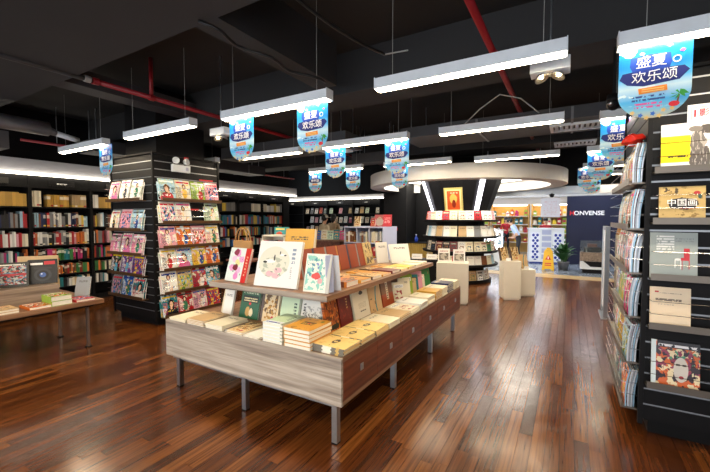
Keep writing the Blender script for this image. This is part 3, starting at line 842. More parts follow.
# ------------------------------------------------------------------ magazines and books
_bk = {}
def mag_mesh(w, h, t, m, edge='white_paper'):
    """a floppy magazine: front faces -y, slightly bowed, page edges behind the cover"""
    key = (round(w, 3), round(h, 3), round(t, 4), m, edge)
    if key not in _bk:
        mb = MB(); n = 4
        for i in range(n + 1):
            z = h * i / n; bow = -0.006 * math.sin(PI * i / n) + (0.012 * (i / n) ** 3)
            mb.v += [(-w / 2, bow - t / 2, z), (w / 2, bow - t / 2, z), (w / 2, bow + t / 2, z), (-w / 2, bow + t / 2, z)]
        for i in range(n):
            a, b = i * 4, i * 4 + 4
            for q, mi in (((a, a + 1, b + 1, b), 0), ((a + 1, a + 2, b + 2, b + 1), 1), ((a + 2, a + 3, b + 3, b + 2), 0), ((a + 3, a, b, b + 3), 2)):
                mb.f.append(list(q)); mb.mi.append(mi)
        mb.f += [[0, 3, 2, 1], [n * 4, n * 4 + 1, n * 4 + 2, n * 4 + 3]]; mb.mi += [1, 1]
        _bk[key] = mb.mesh('magazine', [M[m], M[edge], M['spine']])
    return _bk[key]

MAGCOL = ['pale blue', 'white', 'pink', 'cream', 'red', 'grey', 'teal', 'orange', 'magenta', 'lime', 'tan', 'yellow']
def magazine(loc, rot, label, group, w=.215, h=.285, t=.012, m=None, color=None, edge='white_paper'):
    m = m or R.choice(MAGS); c = color or R.choice(MAGCOL)
    return ob('magazine', mag_mesh(w, h, t, m, edge), None, loc, rot, label, 'magazine', group, color=PAL[c])

def book_meshes(w, h, t, m, hard=0.003):
    key = ('b', round(w, 3), round(h, 3), round(t, 4), m)
    if key not in _bk:
        c = hard
        mb = MB()
        mb.box(-w / 2, -t / 2, 0, w / 2, -t / 2 + c, h).box(-w / 2, t / 2 - c, 0, w / 2, t / 2, h).box(-w / 2, -t / 2 + c, 0, -w / 2 + c, t / 2 - c, h)
        pg = MB().box(-w / 2 + c, -t / 2 + c, .003, w / 2 - .003, t / 2 - c, h - .003)
        _bk[key] = (mb.mesh('book', M[m]), pg.mesh('pages', M['paper']))
    return _bk[key]

def book(loc, rot, label, group=None, w=.17, h=.24, t=.02, m='cover', color='cream', cat='book', name='book'):
    a, b = book_meshes(w, h, t, m)
    o = ob(name, a, None, loc, rot, label, cat, group, color=PAL.get(color, color))
    ob('page_block', b, o)
    return o
def flat(x, y, z, label, group=None, rz=0.0, **kw):
    """lying face up, near edge centred at x,y"""
    return book((x, y, z + kw.get('t', .02) / 2), (-PI / 2, 0, rz), label, group, **kw)
ORD = ['top', 'second', 'third', 'fourth', 'fifth', 'bottom']

# slatwall pillar: a shaft clad with black slats and aluminium strips, sloping ledges for magazines
def slat_pillar(name, x0, y0, x1, y1, top, label, faces):
    root = empty(name, ((x0 + x1) / 2, (y0 + y1) / 2, 0), label, 'display pillar')
    cx, cy = (x0 + x1) / 2, (y0 + y1) / 2
    X0, X1, Y0, Y1 = x0 - cx, x1 - cx, y0 - cy, y1 - cy
    MB().box(X0 + .03, Y0 + .03, .10, X1 - .03, Y1 - .03, top).obj('shaft', M['black'], root)
    MB().box(X0 + .06, Y0 + .06, 0, X1 - .06, Y1 - .06, .10).obj('plinth', M['black_shelf'], root)
    for px, py in ((X0, Y0), (X1, Y0), (X0, Y1), (X1, Y1)):
        MB().box(px - .012 if px < 0 else px - .018, py - .012 if py < 0 else py - .018, .08, px + .018 if px < 0 else px + .012, py + .018 if py < 0 else py + .012, top).obj('corner_post', M['black'], root)
    pitch = .117
    n = int((top - .12) / pitch)
    for f in faces:
        L = (X1 - X0 if f in 'fb' else Y1 - Y0) - .04
        sm = MB().box(-L / 2, 0, 0, L / 2, .03, pitch - .014).mesh('slat', M['black'])
        gm = MB().box(-L / 2, .008, 0, L / 2, .03, .014).mesh('metal_strip', M['groove'])
        loc, rz = {'f': ((0, Y0, 0), 0), 'r': ((X1, 0, 0), PI / 2), 'l': ((X0, 0, 0), -PI / 2), 'b': ((0, Y1, 0), PI)}[f]
        for i in range(n):
            ob('slat', sm, root, (loc[0], loc[1], .12 + i * pitch), (0, 0, rz))
            ob('metal_strip', gm, root, (loc[0], loc[1], .12 + i * pitch + pitch - .014), (0, 0, rz))
    MB().box(X0 - .012, Y0 - .012, top, X1 + .012, Y1 + .012, top + .02).obj('cap', M['black'], root)
    return root

def ledge(root, face_loc, rz, x0, x1, z, depth=.10, wood=True, wires=2):
    """a sloping magazine ledge in face space: x along the face, -y outwards"""
    c = empty_part('ledge', root, (face_loc[0], face_loc[1], z), (0, 0, rz))
    MB().box(x0, -depth, -.012, x1, -.002, 0).box(x0, -depth - .006, -.012, x1, -depth, .035).obj('shelf_board', M['ledge_wood'] if wood else M['ledge_steel'], c)
    wm = MB()
    for k in range(wires):
        zz = .10 + .09 * k
        wm.tube([(x0, -.004, zz), (x0 + .01, -depth - .012, zz), (x1 - .01, -depth - .012, zz), (x1, -.004, zz)], .0022, 5)
    wm.obj('wire_rail', M['chrome'], c)
    return c
M['ledge_steel'] = mat('dark_steel_ledge', '#6e665e', 0.35, 0.8)
M['ledge_wood'] = mat('bronze_ledge', '#5c4128', 0.35, 0.4)
def empty_part(name, parent, loc, rot):
    return ob(name, None, parent, loc, rot)

PX0, PY0, PX1, PY1 = -6.40, 3.14, -5.25, 4.29
pil = slat_pillar('magazine_pillar', PX0, PY0, PX1, PY1, 2.56, 'black slatwall pillar filled with magazines, emergency light at its top', 'fr')
MB().box(-.42, -.42, 2.58, .42, .42, 3.58).obj('upper_shaft', M['black'], pil)
FZ = [1.88, 1.43, 1.06, 0.75, 0.40]
RZ = [1.88, 1.54, 1.17, 0.83, 0.48, 0.13]
for z in FZ: ledge(pil, (0, PY0 - (PY0 + PY1) / 2, 0), 0, -.56, .40, z)
for z in RZ: ledge(pil, (PX1 - (PX0 + PX1) / 2, 0, 0), PI / 2, -.50, .56, z)
lean = rad(-9)
FCOL = [['pink', 'white', 'white'], ['cream', 'pink', 'pale blue'], ['pink', 'pink', 'pink'], ['black', 'purple', 'purple'], ['grey', 'blue', 'teal']]
for i, z in enumerate(FZ):
    for k in range(3):
        for d_ in (1, 0):
            x = PX0 + .17 + .31 * k + d_ * .012
            magazine((x, PY0 - .066 + .026 * d_, z + .001), (lean, 0, rad(R.uniform(-2, 2))),
                     '%s magazine, %s copy, %s, %s pillar ledge facing low table' % (FCOL[i][k], ('front', 'rear')[d_], ('at the outer end', 'in the middle', 'by the pillar corner')[k], ORD[i]), 'magazines on the pillar face beside the wall bookcases',
                     w=.28 if k else .26, h=.31 + .012 * (k % 2), m=MAGS[(i * 2 + k) % 5], color=FCOL[i][k])
RCOL = [['pale blue', 'cream', 'lime', 'pink', None], ['white', 'white', None, 'pale green', None], ['pink', 'orange', 'pink', 'cream', None], ['white', 'pale blue', 'yellow', 'orange', None], ['white', 'tan', 'red', 'teal', None], ['teal', 'red', 'pink', 'red', None]]
for i, z in enumerate(RZ):
    for k in range(4):
        c = RCOL[i][k]
        if c is None: continue
        for d_ in (1, 0):
            y = PY0 + .19 + .262 * k - d_ * .016
            magazine((PX1 + .066 - .026 * d_, y, z + .001), (lean, 0, PI / 2 + rad(R.uniform(-2, 2))),
                     '%s magazine, %s copy, %s, %s pillar ledge facing wooden table' % (c, ('front', 'rear')[d_], ('by the pillar corner', 'second from the corner', 'third from the corner', 'at the far end')[k], ORD[i]), 'magazines on the pillar face beside the wooden table',
                     w=.252, h=.325, m=MAGS[(i * 3 + k) % 5], color=c)
# red topped magazine headers
for z, y, L in ((RZ[0] + .345, PY0 + .86, .26), (RZ[1] + .20, PY0 + .62, .22)):
    MB().box(-.004, 0, 0, .004, L, .022).obj('shelf_strip_sign', M['red'], loc=(PX1 + .024, y - .1, z), label='red strip sign above the top ledge of the pillar' if L > .25 else 'red strip sign in the gap of the second ledge of the pillar', cat='sign')
em = empty('emergency_light', (PX1 + .02, PY0 + .42, 2.32), 'white twin-head emergency light fixed on the magazine pillar', 'emergency light')
MB().box(0, -.15, 0, .05, .15, .11).obj('case', M['white_metal'], em, bevel=.006)
MB().box(.051, .07, .03, .055, .11, .08).obj('switch_panel', M['bluegrey'], em)
MB().box(.02, .06, .17, .05, .12, .24).obj('red_tag', M['red'], em)
for y in (-.10, .07):
    hd = MB().lathe([(0, -.03), (.035, -.025), (.05, .01), (.052, .03), (.046, .03), (.02, .012), (0, .01)], 16).obj('lamp_head', M['white_metal'], em, loc=(.05, y, .165), rot=(0, rad(80), rad(20 if y > 0 else -25)), smooth=True)
    MB().tube([(.02, y, .105), (.03, y, .15)], .012, 8).obj('swivel', M['black'], em)

# right magazine pillar
QX0, QY0, QX1, QY1 = 0.484, 3.375, 1.70, 4.70
rk = slat_pillar('magazine_rack', QX0, QY0, QX1, QY1, 2.64, 'tall black slatwall rack with art books on front and bagged magazines on its side', 'fl')
rcx, rcy = (QX0 + QX1) / 2, (QY0 + QY1) / 2
SZ = [1.87, 1.53, 1.20, 0.87, 0.52, 0.17]
for z in SZ:
    c = ledge(rk, (QX0 - rcx, 0, 0), -PI / 2, -(QY1 - QY0) / 2 + .02, (QY1 - QY0) / 2 - .03, z, depth=.105, wood=False, wires=3)
FR = [1.93, 1.575, 1.18, 0.83, 0.40]
for z in FR:
    ledge(rk, (0, QY0 - rcy, 0), 0, -.585, .58, z, depth=.085, wood=False, wires=2)
def rack_book(x0, x1, z, h, m, label, t=.015):
    w = x1 - x0
    return book(((x0 + x1) / 2, QY0 - .05, z + .001), (rad(-6), 0, 0), label, None, w=w, h=h, t=t, m=m, cat='book', name='art_book')
rack_book(.545, .83, FR[0], .33, 'stone_figure_book', 'white art book with yellow block and grey stone figure on the rack')
zb = rack_book(.545, .79, FR[1], .25, 'gold_painting_book', 'gold art book reading 中国画 on the magazine rack')
text('中国画', 0.055, M['white_print'], zb, (0.0, -0.0095, .135))
rack_book(.505, .762, FR[2], .325, 'chair_design_book', 'grey design book with a red chair on the magazine rack')
rack_book(.515, .738, FR[3], .285, 'beige_book', 'plain beige book with small red mark on the magazine rack')
rack_book(.535, .80, FR[4], .33, 'painted_face_book', 'dark colourful book with a painted face on the magazine rack')
rack_book(.90, 1.14, FR[0], .30, 'photo_album', 'white photo book beside the yellow stone figure book')
rack_book(.87, 1.10, FR[1], .27, 'amber_book', 'amber book beside the gold art book on the rack')
sg = MB().box(0, -.006, 0, .34, 0, .12).obj('rack_sign', M['whitegloss'], loc=(.685, QY0 - .002, 2.262), label='white framed sign with red characters on the slatwall rack', cat='sign', bevel=.002)
MB().box(.02, -.008, .02, .32, -.006, .022).box(.02, -.008, .098, .32, -.006, .10).box(.02, -.008, .022, .022, -.006, .098).box(.318, -.008, .022, .32, -.006, .098).obj('border_line', M['black_print'], sg)
text('影', 0.055, M['red_print'], sg, (.085, -.0085, .058))
MB().box(.034, -.0085, .035, .044, -.006, .083).obj('red_bar', M['red_print'], sg)
SC = [['grey', 'cream', 'tan', 'white'], ['pale blue', 'pink', 'orange', 'cream'], ['white', 'cream', 'pink', 'grey'], ['pale blue', 'white', 'magenta', 'lime'], ['white', 'red', 'pale blue', 'yellow'], ['pale blue', 'white', 'orange', 'teal']]
for i, z in enumerate(SZ):
    y = QY0 + .16; k = 0
    while y < QY1 - .15:
        nl = 5 if k == 0 else (3 if k < 3 else 2)
        for d_ in range(nl):
            off = .034 + .0118 * d_
            c = SC[i][(k + d_ // 2) % 4]
            magazine((QX0 - off, y - .004 * d_ + R.uniform(-.006, .006), z + .001), (rad(-4 + .5 * d_), 0, -PI / 2 + rad(R.uniform(-1.5, 1.5))),
                     '%s bagged magazine, %s layer, %s pile from the corner, %s ledge of rack side' % (c, ('inmost', 'second', 'third', 'fourth', 'fifth')[d_], ('first', 'second', 'third', 'fourth', 'fifth', 'sixth', 'seventh', 'eighth', 'ninth', 'tenth')[k], ORD[i]), 'bagged magazines along the side of the rack',
                     w=.225, h=.29, t=.0095, m=MAGS[(i + k + d_) % 5], color=c, edge=('film', 'film_blue', 'film', 'film_grey')[(d_ + i) % 4])
        y += .245; k += 1
# crumpled red bag on the top
rb = MB(); rb.ball((0, 0, 0), .075, 12, 7, sc=(.9, 1.3, .55))
for i, v in enumerate(rb.v): rb.v[i] = (v[0] + R.uniform(-.014, .014), v[1] + R.uniform(-.014, .014), v[2] + R.uniform(-.012, .012))
rb.obj('red_bag', mat('red_foil', '#d02a1c', 0.25), loc=(QX0 - .075, QY0 + .16, SZ[0] + .335), label='crumpled red plastic bag on top of the bagged magazines', cat='bag')

# ------------------------------------------------------------------ two-tier wooden book table
TX0, TX1, TY0, TY1 = -3.36, -1.34, 2.10, 5.32
TB, TT = 0.285, 0.63
tb = empty('book_table', (-2.35, 3.71, 0), 'two-tier wooden book table with drawers and square metal legs', 'table')
tx, ty = -2.35, 3.71
a0, a1, b0, b1 = TX0 - tx, TX1 - tx, TY0 - ty, TY1 - ty
MB().box(a0, b0, TB, a1, b0 + .025, TT).obj('end_panel', M['wood_daylit'], tb, bevel=.002)
MB().box(a0, b1 - .025, TB, a1, b1, TT).obj('end_panel', M['wood_daylit'], tb, bevel=.002)
MB().box(a0, b0 + .025, TB, a0 + .02, b1 - .025, TT).obj('side_panel', M['wood_drawer'], tb)
MB().box(a0 + .02, b0 + .025, TT - .04, a1 - .02, b1 - .025, TT - .004).obj('table_top', M['wood_top'], tb)
MB().box(a0 + .02, b0 + .025, TB, a1 - .02, b1 - .025, TB + .02).obj('bottom_panel', M['wood_drawer'], tb)
MB().box(a1 - .022, b0 + .025, TB, a1 - .002, b1 - .025, TB + .03).box(a1 - .022, b0 + .025, TT - .03, a1 - .002, b1 - .025, TT).obj('side_rail', M['wood_top'], tb)
dw = (TY1 - TY0 - .05) / 6
for i in range(6):
    y = b0 + .025 + i * dw
    dr = MB().box(a1 - .02, .003, TB + .032, a1, dw - .003, TT - .032).obj('drawer', M['wood_drawer'], tb, loc=(0, y, 0), bevel=.002)
    MB().box(a1, dw / 2 - .022, .455, a1 + .006, dw / 2 + .022, .505).box(a1 + .006, dw / 2 - .012, .465, a1 + .012, dw / 2 + .012, .495).obj('handle', M['steel'], dr)
leg = MB().box(-.022, -.022, 0, .022, .022, TB).mesh('leg', M['steel'])
foot = MB().box(-.024, -.024, 0, .024, .024, .010).mesh('foot', M['black'])
for x in (-3.19, -1.405):
    for y in (2.13, 3.12, 4.18, 5.16):
        l = ob('leg', leg, tb, (x - tx, y - ty, 0)); ob('foot', foot, l)
for y in (2.13, 5.16):
    l = ob('leg', leg, tb, (-2.31 - tx, y - ty, 0)); ob('foot', foot, l)
MB().box(a0 + .06, b0 + .03, TB - .03, a1 - .06, b0 + .06, TB).obj('under_frame', M['steel'], tb)
# upper tier
UX0, UX1, UY0, UY1, UZ = -3.05, -1.645, 2.37, 5.0, 0.985
MB().box(UX0 - tx, UY0 - ty, UZ - .045, UX1 - tx, UY1 - ty, UZ).obj('upper_shelf', M['wood_top'], tb, bevel=.003)
MB().box(UX0 - tx, UY0 - ty - .004, UZ - .047, UX1 - tx, UY0 - ty, UZ + .001).obj('front_edge', M['wood_daylit'], tb)
MB().box(-2.85 - tx, 2.72 - ty, TT - .004, -1.95 - tx, 2.745 - ty, UZ - .045).box(-2.85 - tx, 4.75 - ty, TT - .004, -1.95 - tx, 4.775 - ty, UZ - .045).box(-2.85 - tx, 2.745 - ty, TT - .004, -2.825 - tx, 4.75 - ty, UZ - .045).box(-1.975 - tx, 2.745 - ty, TT - .004, -1.95 - tx, 4.75 - ty, UZ - .045).obj('riser_box', M['wood_drawer'], tb)
TS = TT - .003       # surface of the lower tier

# standing books in front of the riser, facing the near end
G1 = 'books leaning below the upper tier at the pale end panel'
for x, w, h, m, lab, c in ((-2.98, .13, .25, 'plain', 'white booklet leaning below the upper tier at the corner of the pale end panel', 'white'),
                           (-2.68, .25, .275, 'green_history_book', 'dark green book with black title block leaning below the upper tier', 'green'),
                           (-2.42, .22, .27, 'antique_book', 'tan and brown antique patterned book leaning below the upper tier', 'tan'),
                           (-2.17, .23, .26, 'pale_green_book', 'pale green book with white foot band leaning below the upper tier', 'pale green'),
                           (-1.93, .23, .255, 'ink_landscape_book', 'grey ink landscape book leaning below the upper tier', 'white')):
    book((x, 2.52, TS + .003), (rad(-14), 0, 0), lab, G1, w=w, h=h, t=.022, m=m, color=c)
book((-3.09, 2.56, TS + .002), (rad(-12), 0, rad(-25)), 'thin cream booklet leaning behind the white booklet', G1, w=.10, h=.235, t=.02, m='plain', color='cream')
# standing books on the drawer side, facing the aisle
for y, w, h, m, lab in ((2.60, .20, .28, 'amber_book', 'amber brown book leaning on the aisle side near the table corner'), (2.82, .20, .295, 'maroon_book', 'dark maroon book leaning beside the cream bell notebook'),
                        (3.12, .30, .30, 'bell_notebook', 'cream notebook with black bell emblem leaning on the aisle side'), (3.42, .26, .29, 'teal_arc_book', 'tan book with a teal arc leaning on the aisle side'),
                        (3.72, .28, .30, 'strip_label_book', 'brown book with cream strip label leaning on the aisle side')):
    book((-1.74, y, TS + .003), (rad(-11), 0, PI / 2), lab, 'books leaning on the aisle side', w=w, h=h, t=.024, m=m)
for i, (y, c) in enumerate(((3.98, 'cream'), (4.13, 'cream'), (4.24, 'lime'), (4.34, 'tan'), (4.44, 'teal'), (4.56, 'pink'), (4.68, 'cream'), (4.80, 'green'), (4.90, 'green'))):
    book((-1.72 + .01 * (i % 2), y, TS + .003), (rad(-12), 0, PI / 2 + rad(-38)), '%s book standing slanted in the far aisle row, %s of nine' % (c, ('first', 'second', 'third', 'fourth', 'fifth', 'sixth', 'seventh', 'eighth', 'last')[i]), 'slanted books at the far aisle side', w=.16, h=.22 + .03 * (i % 3), t=.02, m='plain' if i % 2 else 'cover', color=c)

def stack(x, y, z, n, label, group, rz=0.0, jit=.006, **kw):
    t = kw.get('t', .02)
    for i in range(n):
        lv = ', only one' if n == 1 else (', bottom one' if i == 0 else (', top one' if i == n - 1 else ', %s up' % ('', 'second', 'third', 'fourth', 'fifth', 'sixth')[i]))
        if n == 1: lv = ''
        kd = 'notebook' if 'notebook' in label else ('booklet' if 'booklet' in label else 'book')
        flat(x + R.uniform(-jit, jit), y + R.uniform(0, jit), z + i * (t + .0006), label + lv, group, name=kd, cat=kd, rz=rz + rad(R.uniform(-1.2, 1.2)), **kw)
# flat stacks along the pale end
G2 = 'stacks along the pale end panel'
stack(-3.19, 2.108, TS, 3, 'cream booklet in the thin stack at the corner nearest the pillar', G2, w=.24, h=.32, t=.009, m='plain', color='cream')
stack(-2.93, 2.108, TS, 4, 'kraft notebook in the low stack beside the thin cream stack', G2, w=.23, h=.30, t=.013, m='plain', color='tan')
stack(-2.68, 2.108, TS, 3, 'cream notebook in the low stack at the middle of the pale end', G2, w=.22, h=.30, t=.014, m='plain', color='cream')
stack(-2.43, 2.108, TS, 2, 'brown patterned book in the low stack before the tan antique book', G2, w=.22, h=.28, t=.014, m='antique_book', color='tan')
stack(-2.22, 2.108, TS, 1, 'white pages lying at the pale end beside the tall white stack', G2, w=.17, h=.28, t=.016, m='plain', color='white')
stack(-1.99, 2.108, TS, 6, 'thick white book in the tall stack beside the gilt stack', G2, w=.20, h=.29, t=.026, m='pale_green_book', color='white')
stack(-1.745, 2.108, TS, 5, 'gilt book with dark title plate in the tall stack near the corner', G2, w=.245, h=.30, t=.030, m='gilt_stack_book', color='gold')
# kraft notebooks along the aisle side (rz 90: foot edge towards the aisle)
G3 = 'kraft notebook stacks along the aisle side'
for i, (y, n) in enumerate(((2.26, 4), (2.51, 4), (2.76, 4))):
    stack(-1.348, y, TS, n, 'kraft notebook with black emblem in the %s stack from the corner' % ('first', 'second', 'third')[i], G3, rz=PI / 2, w=.235, h=.30, t=.013, m='kraft_notebook', color='tan')
for i, (y, n, c, m, lab) in enumerate(((3.02, 3, 'cream', 'plain', 'cream booklet in the low stack after the kraft notebooks'), (3.28, 3, 'tan', 'plain', 'tan booklet in the low stack before the bell notebook'),
                                       (3.54, 3, 'cream', 'cover', 'pale illustrated book in the low stack after the tan booklets'), (3.80, 4, 'white', 'plain', 'white book in the stack before the strip label book'),
                                       (4.06, 5, 'cream', 'plain', 'cream book in the stack midway along the far drawers'), (4.32, 6, 'gold', 'plain', 'golden cream book in the tall stack along the far drawers'),
                                       (4.58, 6, 'cream', 'plain', 'pale cream book in the tall stack near the far table end'), (4.84, 7, 'navy', 'cover', 'dark covered book in the tallest stack near the far table end'), (5.12, 6, 'cream', 'plain', 'cream book in the last stack at the far table end'))):
    stack(-1.348, y, TS, n, lab, 'stacks along the far drawers', rz=PI / 2, w=.235, h=.24 if i > 3 else .29, t=.017, m=m, color=c)

# upper tier: albums standing at the near end
al = rad(-16)
book((-2.80, 2.47, UZ + .003), (al, 0, rad(-6)), 'white album of pink peonies with a red band on the upper tier', None, w=.32, h=.335, t=.024, m='peony_album', name='album', cat='album')
book((-2.565, 2.62, UZ + .002), (rad(-12), 0, rad(-4)), 'navy book standing behind the peony album on the upper tier', None, w=.10, h=.30, t=.03, m='plain', color='navy')
book((-2.495, 2.64, UZ + .002), (rad(-12), 0, rad(-4)), 'thin red book between the peony and crane albums', None, w=.05, h=.26, t=.03, m='plain', color='red')
book((-2.265, 2.45, UZ + .003), (al, 0, rad(5)), 'large white album with two cranes in a circle on the upper tier', None, w=.47, h=.42, t=.03, m='crane_album', name='album', cat='album')
book((-2.70, 3.30, UZ + .003), (rad(-10), 0, rad(4)), 'tall gold slipcase standing behind the crane album', None, w=.40, h=.50, t=.06, m='plain', color='gold', name='slipcase', cat='book')
book((-2.57, 3.05, UZ + .003), (rad(-10), 0, 0), 'white slipcase with red spine behind the albums', None, w=.2, h=.28, t=.05, m='cover', color='white')
# blossom sleeve: an opened folder standing as a tent
tn = empty('blossom_folder', (-1.80, 2.44, UZ + .001), 'tent-shaped folder with red and teal blossoms at the corner of the upper tier', 'folder')
MB().box(-.125, -.002, 0, .125, .002, .325).obj('front_flap', M['blossom_sleeve'], tn, loc=(-.01, 0, 0.002), rot=(rad(-13), 0, rad(4)))
MB().box(-.10, -.002, 0, .10, .002, .315).obj('back_flap', M['whitegloss'], tn, loc=(.03, .16, 0.002), rot=(rad(13), 0, rad(14)))
MB().box(-.02, -.006, 0, .05, .006, .31).obj('clear_sleeve', M['bluegrey'], tn, loc=(.085, .05, 0.002), rot=(rad(-2), 0, rad(60)))
# leather books leaning in a row, facing the aisle
for i in range(6):
    book((-2.34, 2.98 + .232 * i, UZ + .003), (rad(-14), 0, PI / 2 + rad(-4)), 'red-brown banded leather book, %s in the row leaning behind the albums' % ('first', 'second', 'third', 'fourth', 'fifth', 'sixth')[i], 'leather books on the upper tier', w=.225, h=.30, t=.03, m='banded_leather_book')
book((-2.32, 4.36, UZ + .003), (rad(-14), 0, PI / 2), 'tan bamboo sketch book at the end of the leather row', None, w=.22, h=.30, t=.03, m='bamboo_sketch_book')
book((-2.24, 4.60, UZ + .003), (rad(-10), 0, PI / 2 + rad(-25)), 'white folder standing next to the bamboo sketch book', None, w=.20, h=.29, t=.02, m='plain', color='white')
book((-2.02, 4.72, UZ + .003), (rad(-18), 0, rad(52)), 'white open box lid leaning at the far end of the upper tier', None, w=.30, h=.27, t=.03, m='plain', color='white')
# flat books on the upper tier along the aisle edge
U = [(2.86, 'amber_book', 'amber', .05), (3.12, 'gilt_stack_book', 'gilt', .03), (3.36, 'antique_book', 'antique tan', .03), (3.60, 'gilt_stack_book', 'gilt', .02), (3.84, 'plain', 'dark red', .03), (4.08, 'kraft_notebook', 'kraft', .02), (4.32, 'plain', 'yellow', .02), (4.56, 'plain', 'cream', .02), (4.78, 'plain', 'cream', .03)]
POSN = ['nearest the blossom folder', 'second after the blossom folder', 'third after the blossom folder', 'beside the third leather book', 'beside the fourth leather book', 'beside the fifth leather book', 'beside the last leather book', 'beside the bamboo sketch book', 'before the white box lid']
for i, (y, m, cn, t) in enumerate(U):
    flat(-1.70, y, UZ + .001, '%s covered book lying on the upper tier, %s' % (cn, POSN[i]), 'flat books on the upper tier', rz=PI / 2, w=.21, h=.27, t=t, m=m, color=PAL.get(cn, PAL['cream']))
for i, y in enumerate((3.0, 3.3, 3.6, 3.9, 4.2)):
    flat(-1.99, y, UZ + .001, 'thin dark printed booklet lying before the leather row, %s from the albums' % ('first', 'second', 'third', 'fourth', 'fifth')[i], 'booklets at the foot of the leather row', rz=PI / 2, w=.22, h=.17, t=.018, m='antique_book' if i % 2 else 'gilt_stack_book', name='booklet', cat='booklet')

# ------------------------------------------------------------------ low book table before the wall bookcases
LX0, LX1, LY0, LY1, LZ = -6.35, -5.0, 0.6, 2.33, 0.605
lt = empty('low_book_table', (-5.67, 1.46, 0), 'low brown book table with thin steel legs before the wall bookcases', 'table')
lx, ly = -5.67, 1.46
MB().box(LX0 - lx, LY0 - ly, LZ - .05, LX1 - lx, LY1 - ly, LZ).obj('table_top', M['wood_top'], lt, bevel=.003)
MB().box(LX0 - lx + .1, LY0 - ly + .1, LZ - .09, LX1 - lx - .1, LY1 - ly - .08, LZ - .05).obj('under_frame', M['black'], lt)
lleg = MB().box(-.014, -.014, .008, .014, .014, LZ - .05).mesh('leg', M['steel'])
lft = MB().box(-.03, -.03, 0, .03, .03, .012).mesh('foot', M['black'])
for x in (-5.93, -5.16):
    for y in (2.21, .75):
        l = ob('leg', lleg, lt, (x - lx, y - ly, 0)); ob('foot', lft, l)
MB().box(LX0 - lx, LY0 - ly, LZ, -5.40 - lx, 2.02 - ly, .80).obj('raised_tier', M['wood_riser'], lt, bevel=.003)
G4 = 'books along the low table edge'
for i, (y, n, t, c, m, lab) in enumerate(((1.10, 2, .05, 'brown', 'mag_mix', 'thick white-edged picture book stacked on the low table edge, third from its end'), (1.42, 2, .024, 'tan', 'cover', 'tan book in the low pair midway along the low table'),
                                         (1.70, 1, .03, 'orange', 'mag_mix', 'orange picture book lying beside the tall white-edged stack'), (1.90, 2, .055, 'lime', 'mag_mix', 'green picture book in the tall white-edged stack on the low table'), (2.14, 1, .028, 'red', 'mag_mix', 'red picture book lying at the end of the low table'))):
    stack(-5.03, y, LZ + .001, n, lab, G4, rz=PI / 2, w=.20 if i else .30, h=.26, t=t, m=m, color=c)
book((-5.62, 1.62, .802), (rad(-14), 0, rad(66)), 'black photo mosaic book standing on the raised tier of the low table', None, w=.34, h=.29, t=.03, m='photo_mosaic_book')
book((-5.60, 1.93, .802), (rad(-14), 0, rad(66)), 'black camera manual standing on the raised tier of the low table', None, w=.28, h=.30, t=.035, m='camera_manual')
book((-5.80, 1.95, .803), (rad(-10), 0, rad(60)), 'pale wooden tray standing behind the camera manual', None, w=.40, h=.33, t=.03, m='plain', color='tan', name='wooden_tray', cat='tray')
book((-5.27, 2.20, LZ + .002), (rad(-20), 0, rad(45)), 'glossy silver booklet leaning at the end of the raised tier', None, w=.16, h=.27, t=.02, m='plain', color='grey')
for i in range(7):
    book((-5.50, 1.30 + .026 * i, .802), (0, 0, 0), 'white boxed volume standing in the row on the raised tier, %s of seven' % ('first', 'second', 'third', 'fourth', 'fifth', 'sixth', 'last')[i], 'white boxed volumes on the low table', w=.17, h=.32, t=.024, m='plain', color='white')

# ------------------------------------------------------------------ wall bookcases
SHZ = [1.82, 1.45, 1.12, 0.83, 0.57, 0.33, 0.10]
BX = -8.15
def bookcase(y0, y1, label):
    r = empty('bookcase', (-8.32, (y0 + y1) / 2, 0), label, 'bookcase', 'black bookcases along the wall')
    L = (y1 - y0) / 2
    for y in (-L, L - .025):
        MB().box(-.17, y, 0, .18, y + .025, 2.36).obj('side_panel', M['black_shelf'], r)
    MB().box(-.17, -L + .025, 0, -.155, L - .025, 2.36).obj('back_panel', M['black_shelf'], r)
    sm = MB().box(-.155, -L + .025, -.022, .165, L - .025, 0).mesh('shelf', M['black_shelf'])
    for z in SHZ: ob('shelf', sm, r, (0, 0, z))
    MB().box(.12, -L + .025, 0, .16, L - .025, .078).obj('base', M['black_shelf'], r)
    MB().box(.13, -L + .025, 2.15, .17, L - .025, 2.36).obj('header', M['black_shelf'], r)
    MB().box(-.20, -.004, -.05, .20, .004, .05).obj('header_sign', M['header_sign'], r, loc=(.176, 0, 2.25), rot=(0, 0, PI / 2))
    return r
BAYS = [(0.77, 1.72), (1.72, 2.67), (2.67, 3.62), (3.62, 4.57), (4.57, 5.5), (5.5, 6.43), (6.43, 7.35), (7.35, 8.30), (8.30, 9.25)]
BLAB = ['black wall bookcase farthest from the pillar side, beyond the low table', 'black wall bookcase behind the raised tier of the low table', 'black wall bookcase between the low table and the magazine pillar', 'black wall bookcase standing just before the magazine pillar hides the rest', 'black wall bookcase hidden behind the magazine pillar', 'black wall bookcase half hidden behind the magazine pillar', 'black wall bookcase emerging past the magazine pillar', 'black wall bookcase above the tan bag, full of bright spines', 'last black wall bookcase before the recess']
BWHERE = ['', 'bookcase behind low table', 'bookcase between table and pillar', 'bookcase just before the pillar', '', '', 'bookcase emerging past the pillar', 'bookcase beyond the tan bag', 'last bookcase before the recess']
for (y0, y1), lab in zip(BAYS, BLAB): bookcase(y0, y1, lab)
MB().box(-.02, .3, 0, .02, 9.85, .03).obj('strip_light', M['cove'], loc=(-8.10, 0, 2.365), label='long white strip light above the wall bookcases', cat='lamp')
MB().box(-10.7, -.02, 0, -5.7, .02, .03).obj('strip_light', M['cove'], loc=(0, 12.16, 2.365), label='white strip light above the recessed back bookcases', cat='lamp')
_sp = {}
